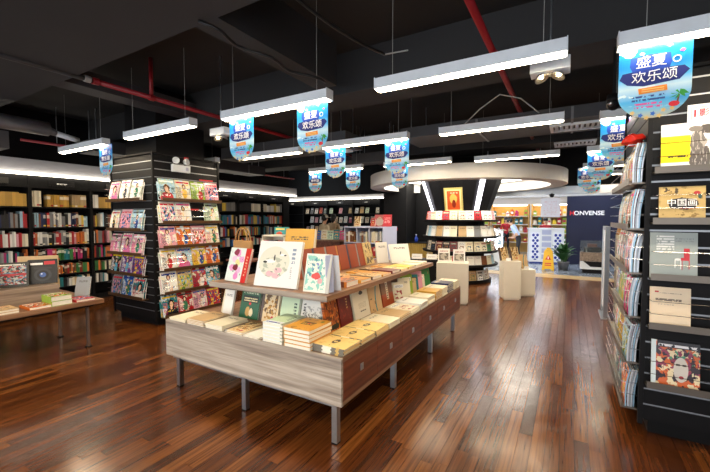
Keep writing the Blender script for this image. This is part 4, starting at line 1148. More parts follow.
def spine_mesh(w, h, t):
    """x = depth into shelf, y = thickness, spine at +x"""
    key = (round(w, 2), round(h, 2), round(t, 3))
    if key not in _sp:
        mb = MB().box(-key[0], -key[2] / 2, 0, -.002, key[2] / 2, key[1])
        mb.box(-.002, -key[2] / 2, 0, 0, key[2] / 2, key[1])
        mb.mi = [1, 1, 0, 0, 0, 0] + [0] * 6
        _sp[key] = mb.mesh('book', [M['spine'], M['paper']])
    return _sp[key]
SETS = {0: ['cream', 'white', 'gold', 'tan'], 1: ['black', 'brown', 'white', 'red', 'navy', 'grey', 'cream', 'black', 'yellow', 'pale blue'], 2: ['red', 'white', 'orange', 'white', 'black', 'cream', 'pink', 'grey'],
        3: ['magenta', 'teal', 'green', 'red', 'orange', 'black', 'black', 'grey', 'white'], 4: ['orange', 'brown', 'red', 'black', 'cream', 'green'], 5: ['cream', 'white', 'grey', 'teal', 'black', 'tan'], 6: ['navy', 'tan', 'white', 'purple', 'blue', 'yellow']}
nbook = [0]
def dim(c):
    r = R.uniform(.6, 1.0); v = lin(c); g = sum(v) / 3
    return tuple((x * .95 + g * .05) * r for x in v)
_cnt = {}
NTH = ['first', 'second', 'third', 'fourth', 'fifth', 'sixth', 'seventh', 'eighth', 'ninth', 'tenth', 'eleventh', 'twelfth', 'thirteenth', 'fourteenth', 'fifteenth', 'sixteenth', 'seventeenth', 'eighteenth', 'nineteenth', 'twentieth', 'next', 'last']
def nth(key):
    _cnt[key] = _cnt.get(key, -1) + 1
    return NTH[min(_cnt[key], 21)]
rest_books = MB(); rest_cols = []
def fill_shelf(x, y0, y1, z, hmax, cols, where, shelf, t0=.022, t1=.042, runs=True, limit=True):
    y = y0; c = R.choice(cols); run = 0; hh = hmax * R.uniform(.8, .95)
    while y < y1 - .03:
        if run <= 0:
            c = R.choice(cols); run = R.choice((1, 1, 1, 2)) if hmax < .285 or z < 1.7 else R.choice((2, 4, 7)); hh = hmax * R.uniform(.72, .96); tt = R.uniform(t0, t1)
            if R.random() < .05: y += R.uniform(.03, .10)
        run -= 1
        t = round(tt, 3); h = round(hh * 50) / 50
        if y + t > y1: break
        if where and nbook[0] < 122:
            nbook[0] += 1
            ob('book', spine_mesh(.16, h, t - .0015), None, (x - R.choice((.02, .03, .05)), y + t / 2, z + .0005), (0, 0, 0), '%s spine, %s of its colour towards %s, %s shelf, %s' % (c, nth((where, shelf, c)), 'pillar' if 'table' in where or 'before the pillar' in where else 'recess', shelf, where), 'book', 'books on the wall bookcases', color=dim(PAL[c]))
        else:
            xs = x - .03
            rest_books.box(xs - .16, y, z + .0005, xs, y + t - .0015, z + h); rest_cols.append(dim(PAL[c]))
        y += t
SHN = ['top', 'second', 'third', 'fourth', 'fifth', 'sixth', 'bottom']
# the rows that show largest first
for bi in (2, 1, 3, 7, 8, 6):
    y0, y1 = BAYS[bi]
    for si in range(6):
        z = SHZ[si]; gap = (2.13 if si == 0 else SHZ[si - 1] - .022) - z
        cols = SETS[si]
        ya = y0 + .03
        if bi == 1: ya = y0 + .50
        if bi >= 6 and si > 3: continue
        if bi >= 6: cols = ['yellow', 'orange', 'white', 'blue', 'red', 'cream', 'teal', 'black'] if si else ['white', 'cream', 'pale blue', 'yellow', 'grey', 'black', 'red']
        thick = (.02, .042) if bi < 6 else (.03, .055)
        if si == 0 and bi in (1, 2): thick = (.035, .05)
        fill_shelf(BX, ya, y1 - .03, z, min(gap * .92, .29), cols, BWHERE[bi], SHN[si], *thick)
for bi in (0, 1, 4, 5):
    y0, y1 = BAYS[bi]
    for si in range(7):
        gap = (2.13 if si == 0 else SHZ[si - 1] - .022) - SHZ[si]
        fill_shelf(BX, y0 + .03, (y0 + .50) if bi == 1 else y1 - .03, SHZ[si], gap * .9, SETS[si], None, None, .03, .05)
def stuff_books():
    me = rest_books.mesh('shelved_books', [M['stuffbook']])
    at = me.color_attributes.new('cover_colour', 'FLOAT_COLOR', 'CORNER')
    k = 0
    for i, c in enumerate(rest_cols):
        v = rgba(c)
        for f in range(6):
            for j in range(4):
                at.data[k].color = v; k += 1
    ob('shelved_books', me, None, label='further rows of mixed books filling the black bookcases', cat='books', kind='stuff')
def stuffbook():
    g = Nodes('shelved_book_cover')
    a = g.n('ShaderNodeVertexColor'); a.layer_name = 'cover_colour'
    g.m.node_tree.nodes.active = a
    return g.done(a.outputs['Color'], .45)
M['stuffbook'] = stuffbook()

# recessed back bookcases: books face out
for i, x in enumerate((-10.3, -9.1, -7.9, -6.7)):
    r = empty('back_bookcase', (x, 12.45, 0), 'black recessed back bookcase with face-out books, %s' % ('farthest into the recess', 'second from the inner recess wall', 'behind the standing shoppers', 'above the pale shelf unit')[i], 'bookcase', 'recessed bookcases')
    for sx in (-.6, .575): MB().box(sx, -.2, 0, sx + .025, .3, 2.36).obj('side_panel', M['black_shelf'], r)
    MB().box(-.575, .27, 0, .575, .3, 2.36).obj('back_panel', M['black_shelf'], r)
    for z in (1.82, 1.45, 1.08, .7, .3): MB().box(-.575, -.19, -.022, .575, .27, 0).obj('shelf', M['black_shelf'], r, loc=(0, 0, z))
    MB().box(-.575, -.16, 2.15, .575, -.12, 2.36).obj('header', M['black_shelf'], r)
    MB().box(-.16, -.004, -.045, .16, .004, .045).obj('header_sign', M['header_sign'], r, loc=(0, -.166, 2.25))
    for si, z in enumerate((1.82, 1.45, 1.08) if i else ()):
        for k in range(5):
            if R.random() < .12: continue
            c = R.choice(['white', 'cream', 'white', 'grey', 'tan', 'red', 'pale green', 'pink'])
            book((x - .46 + .23 * k, 12.34, z + .001), (rad(-14), 0, rad(R.uniform(-8, 8))), '%s face-out book, %s on %s shelf, recess bookcase %s' % (c, NTH[k], SHN[si], ('at the inner wall', 'second from the inner wall', 'behind the shoppers', 'above the pale unit')[i]), 'face-out books in the recess', w=.15, h=.22 + .03 * (k % 2), t=.02, m='cover', color=c)

# ------------------------------------------------------------------ display table with upright books, pale shelf unit, bag
dt = empty('display_table', (-6.75, 9.35, 0), 'small brown display table of upright colourful books before the shoppers', 'table')
MB().box(-.95, -.45, .93, .95, .45, .975).obj('table_top', M['wood_top'], dt, rot=(0, 0, rad(20)))
MB().box(-.7, -.3, .10, .7, .3, .93).obj('riser_box', M['wood_drawer'], dt, rot=(0, 0, rad(20)))
MB().box(-.6, -.25, 0, .6, .25, .10).obj('plinth', M['black'], dt, rot=(0, 0, rad(20)))
for i, c in enumerate(('tan', 'yellow', 'orange', 'lime', 'blue', 'cream', 'pale green', 'teal', 'magenta')):
    t_ = -.78 + .195 * i
    book((-6.75 + t_ * math.cos(rad(20)) + .08, 9.35 + t_ * math.sin(rad(20)) - .22, .977), (rad(-12), 0, rad(20 + R.uniform(-6, 6))), '%s picture book standing on the small display table before the shoppers' % c, 'upright books on the display table', w=.185, h=.27 + .03 * (i % 2), t=.025, m='cover', color=c)
ps = empty('pale_shelf_unit', (-4.4, 8.3, 0), 'pale blue-grey shelf unit with low rows of books and a red card on top', 'shelf unit')
MB().box(.53, -.40, 0, .55, .42, 1.38).obj('side_panel', M['bluegrey'], ps)
MB().box(-.55, -.40, 0, -.53, .42, 1.38).obj('side_panel', M['bluegrey'], ps)
MB().box(-.53, .40, 0, .53, .42, 1.38).obj('back_panel', M['bluegrey'], ps)
MB().box(-.55, -.42, 1.38, .55, .43, 1.41).obj('top_panel', M['bluegrey'], ps)
for z in (1.02, .64, .26): MB().box(-.53, -.39, z - .02, .53, .40, z).obj('shelf', M['bluegrey'], ps)
for x in (-.18, .17): MB().box(x - .012, -.395, .26, x + .012, .0, 1.38).obj('divider', M['bluegrey'], ps)
for s_i, z in enumerate((1.02, .64)):
    for k in range(18):
        x = -.50 + .056 * k
        if abs(x + .18) < .04 or abs(x - .17) < .04: continue
        c = R.choice(['white', 'red', 'tan', 'brown', 'cream', 'grey', 'pink', 'black'])
        ob('book', spine_mesh(.16, .24 + .02 * (k % 3), .04), None, (-4.4 + x, 7.96, z + .0005), (0, 0, -PI / 2), '%s spine book, %s of its colour on the %s shelf of the pale unit' % (c, nth(('pale', s_i, c)), 'upper' if s_i == 0 else 'lower'), 'book', 'books in the pale shelf unit', color=PAL[c])
MB().box(-.20, -.004, 0, .24, .004, .30).obj('display_card', M['red_display_card'], loc=(-4.02, 8.2, 1.411), rot=(rad(-8), 0, rad(12)), label='red display card standing on the pale shelf unit', cat='card')
book((-4.25, 8.15, 1.412), (rad(-12), 0, 0), 'small red boxed book standing beside the red display card', None, w=.12, h=.2, t=.05, m='cover', color='red')
book((-4.72, 8.15, 1.412), (rad(-12), 0, 0), 'brown book standing on the pale shelf unit corner', None, w=.2, h=.26, t=.03, m='antique_book', color='brown')
ex = MB().box(-.12, -.02, 0, .12, .02, .09).obj('exit_sign', M['red'], loc=(-4.6, 10.18, 1.25), label='small red sign plate on the black column', cat='sign')
# white side table with tan tote bag between pillar and main table
st = empty('framed_shelf', (-3.80, 4.2, 0), 'small framed shelf of upright books behind the peony album', 'shelf unit')
MB().box(-.22, -.13, 0, -.20, .13, 1.36).obj('side_panel', M['cream'], st)
MB().box(.20, -.13, 0, .22, .13, 1.36).obj('side_panel', M['cream'], st)
MB().box(-.20, .11, 0, .20, .13, 1.36).obj('back_panel', M['cream'], st)
for z in (.3, .66, 1.02, 1.36): MB().box(-.22, -.13, z - .02, .22, .13, z).obj('shelf', M['cream'], st)
for k in range(8):
    c = ('red', 'white', 'navy', 'red', 'black', 'white', 'red', 'cream')[k]
    ob('book', spine_mesh(.16, .26 - .02 * (k % 2), .036), None, (-3.80 - .165 + .046 * k, 4.08, 1.0205), (0, 0, -PI / 2), '%s spine book, %s of its colour in the small framed shelf' % (c, nth(('frame', c))), 'book', 'books in the framed shelf', color=PAL[c])
bgm = mat('tan_canvas', '#b48a58', 0.8)
bag = empty('tote_bag', (-4.35, 4.0, 1.0), 'tan canvas tote bag with long handle hung near the pillar', 'bag')
MB().hexa([(-.17, -.05, -.02), (.17, -.05, -.02), (.17, .05, -.02), (-.17, .05, -.02), (-.20, -.03, .27), (.20, -.03, .27), (.20, .03, .27), (-.20, .03, .27)]).obj('pouch', bgm, bag, bevel=.02)
for yy in (-.03, .03):
    MB().tube([(-.13 + .0 * t, yy, .26) if t == 0 else (-.13 * math.cos(PI * t / 12), yy, .26 + .20 * math.sin(PI * t / 12)) for t in range(13)], .011, 6).obj('handle', bgm, bag, smooth=True)
bst = empty('bag_stand', (-4.35, 4.05, 0), 'dark stand holding the tan tote bag', 'stand')
MB().box(-.22, -.16, 0, .22, .16, .03).obj('base', M['black'], bst)
MB().box(-.03, -.03, .03, .03, .03, .95).obj('post', M['black'], bst)
MB().box(-.25, -.17, .95, .25, .17, .975).obj('tray', M['wood_drawer'], bst)
book((-5.0, 5.6, 1.02), (rad(-8), 0, rad(25)), 'teal picture book with orange fish standing behind the gold slipcase', None, w=.30, h=.42, t=.03, m='teal_fish_book')
MB().box(-.2, -.15, 0, .2, .15, 1.015).obj('book_plinth', M['wood_drawer'], loc=(-5.0, 5.62, 0), rot=(0, 0, rad(25)), label='brown plinth under the teal fish book', cat='plinth', bevel=.005)

# ------------------------------------------------------------------ round kiosk under the white canopy
KX, KY = -2.50, 9.75
kk = empty('round_kiosk', (KX, KY, 0), 'round black book kiosk with flared top and lit white strips', 'kiosk')
KR = .92
MB().lathe([(0.0, 0), (.62, 0), (.62, 1.66), (0, 1.66)], 36).obj('core', M['black'], kk, smooth=False)
KZ = [1.58, 1.17, .81, .48]
for z in KZ:
    MB().lathe([(.60, z - .05), (KR + .02, z - .05), (KR + .04, z - .03), (KR + .04, z), (.60, z)], 48).obj('shelf_ring', M['black_shelf'], kk)
MB().lathe([(0, 0), (.8, 0), (.8, .08), (0, .08)], 36).obj('base', M['black'], kk)
MB().lathe([(0, 1.66), (.70, 1.66), (1.04, 2.62), (0, 2.62)], 20).obj('flared_top', M['black'], kk)
for a in (-137, -46):
    t_ = rad(a)
    MB().hexa([(.735, -.055, 1.70), (.745, -.055, 1.70), (.745, .055, 1.70), (.735, .055, 1.70), (1.045, -.065, 2.58), (1.06, -.065, 2.58), (1.06, .065, 2.58), (1.045, .065, 2.58)]).obj('light_strip', M['kiosk_strip'] if 'kiosk_strip' in M else M.setdefault('kiosk_strip', mat('lit_kiosk_strip', '#ffffff', .5, emit='#f6f2ff', power=2.2)), kk, rot=(0, 0, t_))
MB().box(-.22, -.012, 0, .22, .012, .62).obj('poster', M['kiosk_poster'], kk, loc=(.055, -.76, 1.76), rot=(rad(19), 0, rad(4)))
KC = ['cream', 'white', 'white', 'grey', 'tan', 'white', 'cream', 'pale blue', 'white', 'brown']
kn = 0
for si, z in enumerate(KZ + [.08]):
    for a in range(-150, 31, 13 if si < 4 else 17):
        t_ = rad(a + R.uniform(-1.5, 1.5)); rr = KR - .06 if si < 4 else .74
        c = R.choice(KC if si != 2 else ['teal', 'red', 'black', 'green', 'white', 'cream', 'dark red']) if si else R.choice(['pink', 'white', 'red', 'cream', 'pink'])
        h = (.22, .26, .24, .22, .24)[si]
        book((KX + rr * math.cos(t_), KY + rr * math.sin(t_), z + .001), (rad(-10), 0, t_ + PI / 2), '%s book facing out, %s of its colour on the %s ring of the kiosk' % (c, nth(('kiosk', si, c)), SHN[si] if si < 4 else 'lowest'), 'books on the round kiosk', w=.18, h=h, t=.03, m='cover' if si % 2 == 0 else 'plain', color=c)
cn = empty('round_canopy', (KX + .05, KY, 2.42), 'large round white ceiling canopy above the black kiosk', 'canopy')
MB().lathe([(2.40, .0), (2.40, .30), (0, .30), (0, .28), (2.0, .28), (2.05, .24), (2.05, .0), (2.40, 0)], 72).obj('rim', M['plaster'], cn, smooth=False)
MB().lathe([(1.15, .272), (1.9, .272), (1.9, .262), (1.15, .262), (1.15, .272)], 48).obj('light_ring', M['canopy_light'] if 'canopy_light' in M else M.setdefault('canopy_light', mat('lit_canopy', '#ffffff', .5, emit='#fff6e4', power=3.2)), cn)
for a in range(4):
    MB().tube([(2.0 * math.cos(a * PI / 2 + .5), 2.0 * math.sin(a * PI / 2 + .5), .30), (2.0 * math.cos(a * PI / 2 + .5), 2.0 * math.sin(a * PI / 2 + .5), 1.2)], .012, 6).obj('hanger', M['steel'], cn)

# ribbed counter beside the kiosk
rc_ = empty('ribbed_counter', (-3.88, 10.55, 0), 'yellow ribbed wooden counter beside the round kiosk', 'counter')
MB().box(-.28, -.25, 0, .30, .25, .88).obj('body', M['rib'] if 'rib' in M else M.setdefault('rib', mat('ochre_panel', '#a88a3c', .5)), rc_)
for k in range(10):
    MB().tube([(-.26 + .06 * k, -.255, .02), (-.26 + .06 * k, -.255, .87)], .018, 6).obj('rib', M['rib'], rc_, smooth=True)
MB().box(-.29, -.28, .88, .32, .27, .90).obj('counter_top', M['black'], rc_)
bt = MB().lathe([(0, 0), (.045, 0), (.05, .08), (.05, .12), (.02, .17), (.018, .21), (0, .21)], 14).obj('spray_bottle', M['blue'], loc=(-4.0, 10.5, .901), smooth=True, label='blue bottle standing on the ribbed counter', cat='bottle')
MB().lathe([(0, 0), (.022, 0), (.022, .03), (0, .03)], 10).obj('bottle_cap', M['white_metal'], bt, loc=(0, 0, .208))

# cream plinths with books on stands
def plinth(x, y, w, d_, h, rz, label):
    p_ = MB().box(-w / 2, -d_ / 2, .03, w / 2, d_ / 2, h).box(-w / 2 + .02, -d_ / 2 + .02, 0, w / 2 - .02, d_ / 2 - .02, .03).obj('display_plinth', M['cream'], loc=(x, y, 0), rot=(0, 0, rz), label=label, cat='plinth', bevel=.004)
    return p_
plinth(-1.93, 7.05, .58, .45, .77, rad(12), 'wide cream plinth with two photo albums behind the wooden table')
book((-2.08, 6.95, .772), (rad(-14), 0, rad(14)), 'white photo album on the wide plinth, farther from the aisle', 'photo albums on the wide plinth', w=.22, h=.26, t=.03, m='photo_album')
book((-1.80, 7.0, .772), (rad(-14), 0, rad(14)), 'white photo album on the wide plinth, beside the aisle', 'photo albums on the wide plinth', w=.22, h=.25, t=.03, m='photo_album')
book((-1.94, 7.14, .772), (rad(-4), 0, rad(14)), 'small red book between the two photo albums', None, w=.06, h=.10, t=.03, m='plain', color='red')
plinth(-1.01, 7.90, .33, .36, .77, rad(22), 'tall cream plinth with brown books on stands in the aisle')
plinth(-.80, 8.42, .32, .36, .56, rad(28), 'lower cream plinth standing behind the tall one')
book((-1.10, 7.80, .772), (rad(-16), 0, rad(48)), 'brown book standing at the front of the tall aisle plinth', 'brown books on the aisle plinths', w=.20, h=.27, t=.03, m='antique_book')
book((-.92, 7.92, .772), (rad(-16), 0, rad(48)), 'second brown book standing on the tall aisle plinth', 'brown books on the aisle plinths', w=.20, h=.27, t=.03, m='antique_book')
book((-.80, 8.38, .562), (rad(-16), 0, rad(48)), 'tan book standing on the lower aisle plinth', 'brown books on the aisle plinths', w=.22, h=.30, t=.03, m='teal_arc_book')
for x, y, z, lab in ((-1.02, 7.74, .772, 'small white price card on the tall aisle plinth'), (-.74, 8.28, .562, 'small white price card on the lower aisle plinth')):
    MB().box(-.045, -.002, 0, .045, .002, .06).obj('price_card', M['white_card'], loc=(x, y, z), rot=(rad(-15), 0, rad(20)), label=lab, cat='card')
for x, y, lab in ((-2.82, 7.46, 'white card on a low table between kiosk and shelf unit, larger'), (-2.52, 7.54, 'white card on a low table between kiosk and shelf unit, smaller')):
    MB().box(-.11, -.004, 0, .11, .004, .11).obj('info_card', M['white_card'], loc=(x, y, .742), rot=(rad(-15), 0, rad(15)), label=lab, cat='card')
MB().box(-.42, -.2, .05, .42, .2, .74).box(-.38, -.16, 0, .38, .16, .05).obj('low_plinth', M['black'], loc=(-2.65, 7.6, 0), rot=(0, 0, rad(15)), label='dark low plinth with white cards before the kiosk', cat='plinth', bevel=.004)

# security gate beside the right rack
sgt = empty('security_gate', (0.53, 7.3, 0), 'silver framed security gate panel beyond the right rack', 'gate')
MB().box(-.03, -.30, 0, .03, -.24, 1.48).obj('post', M['steel'], sgt)
MB().box(-.03, .24, 0, .03, .30, 1.48).obj('post', M['steel'], sgt)
MB().box(-.03, -.24, 1.42, .03, .24, 1.48).obj('top_bar', M['steel'], sgt)
MB().box(-.012, -.24, .12, .012, .24, 1.42).obj('panel', M['whitegloss'], sgt)
MB().box(-.06, -.34, 0, .06, .34, .02).obj('base_plate', M['steel'], sgt)
MB().hexa([(-.2, -.12, 0), (.2, -.12, 0), (.2, .12, 0), (-.2, .12, 0), (-.12, -.08, .42), (.2, -.08, .42), (.2, .08, .42), (-.12, .08, .42)]).obj('kraft_box', mat('kraft_card', '#b07f45', .7), loc=(.86, 7.2, 1.35), label='brown kraft box on the stand beyond the right rack', cat='box', bevel=.004)
MB().box(-.22, -.16, .05, .22, .16, 1.345).box(-.2, -.14, 0, .2, .14, .05).obj('box_stand', M['cream'], loc=(.88, 7.2, 0), label='cream stand holding the brown kraft box', cat='stand', bevel=.004)

# ------------------------------------------------------------------ mall beyond the shopfront
for i, y in enumerate((12.8, 14.3, 16.6, 18.4, 20.2)):
    for x in (-3.2, -1.2, .8, 2.8):
        l_ = MB().box(-.62, -.16, -.02, .62, .16, .012).obj('ceiling_panel_lamp', M['white_metal'], loc=(x, y, 2.938), label='white mall ceiling panel lamp, %s row beyond the shopfront beam, %s' % (('first', 'second', 'third', 'fourth', 'fifth')[i], {-3.2: 'over the showcases', -1.2: 'over the man', .8: 'over the navy panel', 2.8: 'beyond the navy panel'}[x]), cat='lamp', group='mall ceiling lamps')
        MB().box(-.58, -.13, -.024, .58, .13, -.02).obj('diffuser', M['mall_light'], l_)
# navy shop panel with lettering
nv = MB().box(0, 0, 0, 2.6, .08, 2.40).obj('navy_shop_panel', M['navy'], loc=(-.09, 15.0, 0), label='navy blue shop wall panel with red and white lettering', cat='sign')
text('H', .20, M['red_print'], nv, (.16, -.004, 1.80), offset=.008)
text('ONVENSE', .20, M['white_print'], nv, (.66, -.004, 1.80), offset=.006)
# desk with glass case
dk = empty('glass_desk', (.66, 12.95, 0), 'glass-topped desk with dark items before the navy panel', 'desk')
MB().box(-.36, -.22, .12, .36, .22, .36).obj('lower_case', M['whitegloss'], dk)
MB().box(-.30, -.18, 0, .30, .18, .12).obj('kick_base', M['black'], dk)
MB().box(-.36, -.24, .36, .36, .24, .62).obj('wood_band', M['wood_riser'], dk)
MB().hexa([(-.1, -.24, .20), (.30, -.24, .20), (.30, -.22, .20), (-.1, -.22, .20), (-.28, -.24, .355), (.36, -.24, .355), (.36, -.22, .355), (-.28, -.22, .355)]).obj('dark_panel', M['black'], dk)
for x0, x1, y0, y1 in ((-.36, .36, -.24, -.232), (-.36, .36, .232, .24), (-.36, -.352, -.23, .23), (.352, .36, -.23, .23)):
    MB().box(x0, y0, .62, x1, y1, .95).obj('glass_pane', M['glass'], dk)
MB().box(-.25, -.14, 0, .18, .14, .14).obj('dark_box', M['black'], loc=(.64, 12.95, .621), label='dark box inside the glass desk', cat='box', bevel=.01)
MB().box(-.12, -.08, 0, .12, .08, .10).obj('dark_box', M['wood_drawer'], loc=(.60, 12.97, .762), label='small brown box on the dark box inside the glass desk', cat='box', bevel=.01)
# lattice counter
wc = empty('white_counter', (-.75, 15.1, 0), 'tall white counter with blue lattice panels', 'counter')
wr = rad(10)
MB().box(-.56, -.30, .05, .56, .30, 1.22).obj('body', M['whitegloss'], wc, rot=(0, 0, wr))
MB().box(-.52, -.26, 0, .52, .26, .05).obj('kick_base', M['blue'], wc, rot=(0, 0, wr))
MB().box(-.58, -.32, 1.22, .58, .32, 1.27).obj('counter_top', M['whitegloss'], wc, rot=(0, 0, wr))
for x in (-.36, .36):
    MB().box(-.15, -.006, 0, .15, .006, 1.0).obj('lattice_panel', M['blue_lattice_panel'], wc, loc=(x * math.cos(wr) + .308 * math.sin(wr), x * math.sin(wr) - .308 * math.cos(wr), .12), rot=(0, 0, wr))
for z in (.16, .38, .60, .82, 1.04):
    MB().box(-.15, -.006, 0, .15, .006, .16).obj('drawer_front', M['bluegrey'], wc, loc=(.306 * math.sin(wr), -.306 * math.cos(wr), z), rot=(0, 0, wr))
# bright glass showcase and shop shelves
for i, (x, y) in enumerate(((-2.35, 13.4), (-2.7, 14.3))):
    sc = empty('showcase', (x, y, 0), 'lit white glass showcase beside the round kiosk, %s of two' % ('nearer', 'farther')[i], 'showcase', 'lit showcases')
    MB().box(-.38, -.25, 0, .38, .25, .45).obj('base', M['whitegloss'], sc)
    for z in (.46, .72, .98, 1.22): MB().box(-.38, -.25, z, .38, .25, z + .015).obj('glass_shelf', M['whitegloss'], sc)
    for sx in (-.37, .37):
        for sy in (-.24, .24): MB().box(sx - .01, sy - .01, .475, sx + .01, sy + .01, 1.22).obj('corner_post', M['steel'], sc)
    MB().box(-.34, .20, .50, .34, .215, 1.18).obj('lit_back', M.setdefault('caselight', mat('lit_case_back', '#ffffff', .5, emit='#e8f2ff', power=2.0)), sc)
    for z in (.476, .736, .996):
        for k in range(5):
            c = ['white', 'pale blue', 'cream', 'grey', 'pink'][(k + int(z * 10)) % 5]
            MB().box(-.045, -.05, 0, .045, .05, .13 + .03 * (k % 2)).box(-.02, -.02, .13 + .03 * (k % 2), .02, .02, .17 + .03 * (k % 2)).obj('carton', M.setdefault('goods', Paint('goods_print', 'obj').rect(.1, .3, .9, .6, ['#ffffff', '#e8d8c0', '#c04048', '#f0d040']).fin()), loc=(x - .28 + .14 * k, y - .05, z), label='%s carton on the %s shelf of the %s lit showcase' % (c, 'lowest' if z < .5 else ('middle' if z < .8 else 'upper'), ('nearer', 'farther')[i]), cat='carton', group='cartons in the showcases', color=PAL[c])
for i, (x, y) in enumerate(((-4.3, 19.2), (-2.5, 19.2), (-.7, 19.2), (1.1, 19.2))):
    s_ = empty('shop_shelf', (x, y, 0), 'warm lit far shop shelf of mixed goods, %s' % ('behind the showcases', 'behind the man in pale blue', 'behind the lattice counter', 'behind the navy panel')[i], 'shelf unit', 'far shop shelves')
    MB().box(-.85, .25, 0, .85, .30, 2.3).obj('back_panel', M.setdefault('warmwood', mat('honey_panel', '#d8a85c', .6)), s_)
    for sx in (-.85, .81): MB().box(sx, -.2, 0, sx + .04, .25, 2.3).obj('side_panel', M['warmwood'], s_)
    for z in (.5, .95, 1.35, 1.75, 2.3): MB().box(-.81, -.2, z - .03, .81, .25, z).obj('shelf', M['cream'], s_)
    MB().box(-.75, -.12, 2.225, .75, -.05, 2.265).obj('strip_lamp', M['cove'], s_)
    for zi, z in enumerate((.501, .951, 1.351, 1.751)):
        for k in range(8):
            if R.random() < .15: continue
            c = R.choice(['red', 'yellow', 'green', 'orange', 'white', 'magenta', 'cream', 'teal', 'red', 'lime'])
            h = R.uniform(.18, .32)
            MB().box(-.07, -.08, 0, .07, .08, h).box(-.03, -.03, h, .03, .03, h + .04).obj('goods_pack', M['goods'], loc=(x - .7 + .2 * k, y - .02, z), label='%s %s goods pack on %s board of far shelf %s' % (nth(('g', i, zi, c)), c, ('lowest', 'second', 'third', 'top')[zi], ('behind the showcases', 'behind the man', 'behind the lattice counter', 'behind the navy panel')[i]), cat='pack', group='goods on the far shop shelves', color=PAL[c])
MB().box(-.28, -.003, 0, .28, .003, .62).obj('notice_sheet', M['notice_sheet'], loc=(-.55, 13.6, 1.66), label='hanging pale notice sheet with red print above the lattice counter', cat='notice')
nw = MB().tube([(-.8, 13.6, 2.28), (-.8, 13.6, 2.94)], .004, 5).tube([(-.3, 13.6, 2.28), (-.3, 13.6, 2.94)], .004, 5).obj('notice_wires', M['steel'], label='thin wires holding the hanging notice sheet', cat='wire')
dm = empty('ceiling_camera', (-.45, 11.85, 2.28), 'small black dome camera under the steel shopfront beam', 'camera')
MB().lathe([(0, .02), (.07, .02), (.075, 0), (0, 0)], 16).obj('mount', M['black'], dm)
MB().ball((0, 0, -.01), .06, 12, 8).obj('dome', M['black'], dm, smooth=True)

# wet floor sign
wf = empty('wet_floor_sign', (-.55, 13.0, 0), 'yellow folding wet floor sign on the mall tiles', 'sign')
for s_ in (-1, 1):
    pn = MB().prism([(-.17, 0), (-.10, 0), (-.09, .035), (.09, .035), (.10, 0), (.17, 0), (.12, .60), (.07, .67), (-.07, .67), (-.12, .60)], -.008, .008).obj('panel', M['yellow'], wf, loc=(0, s_ * .14, 0), rot=(rad(-12 * -s_), 0, 0))
    if s_ < 0:
        MB().prism([(-.085, .33), (.085, .33), (0, .48)], -.011, -.0085).obj('warning_triangle', M['red_print'], pn)
        MB().prism([(-.012, .35), (.012, .35), (.012, .43), (-.012, .43)], -.013, -.0115).obj('triangle_mark', M['white_print'], pn)
        MB().box(-.09, -.010, .14, .09, -.0085, .17).box(-.09, -.010, .20, .09, -.0085, .23).obj('print_lines', M['red_print'], pn)
MB().box(-.05, -.02, .655, .05, .02, .70).obj('handle', M['yellow'], wf)

# potted plant
pp = empty('potted_plant', (-0.14, 13.2, 0), 'leafy green plant in a grey pot before the navy panel', 'plant')
MB().lathe([(0, 0), (.13, 0), (.17, .24), (.175, .26), (.155, .26), (.15, .22), (0, .22)], 20)  .obj('pot', M['duct'], pp, smooth=True)
MB().lathe([(0, .225), (.152, .225)], 16).obj('soil', M['soil'], pp)
lf = MB(); n_ = 6
for i in range(n_ + 1):
    t_ = i / n_
    w_ = .055 * math.sin(PI * (t_ ** .8)) + .004
    x_ = .34 * t_; z_ = .42 * t_ - .26 * t_ * t_
    lf.v += [(x_, -w_, z_ + .01), (x_, 0, z_), (x_, w_, z_ + .01)]
for i in range(n_):
    for k in (0, 1):
        lf.f.append([i * 3 + k, i * 3 + 3 + k, i * 3 + 4 + k, i * 3 + 1 + k]); lf.mi.append(0)
lm = lf.mesh('leaf', M['green_leaf'], True)
for i in range(46):
    o = ob('leaf', lm, pp, (R.uniform(-.06, .06), R.uniform(-.06, .06), R.uniform(.22, .42)), (0, rad(R.uniform(-48, 0)), i * 2.4))
    s_ = R.uniform(.95, 1.45); o.scale = (s_, s_, s_)

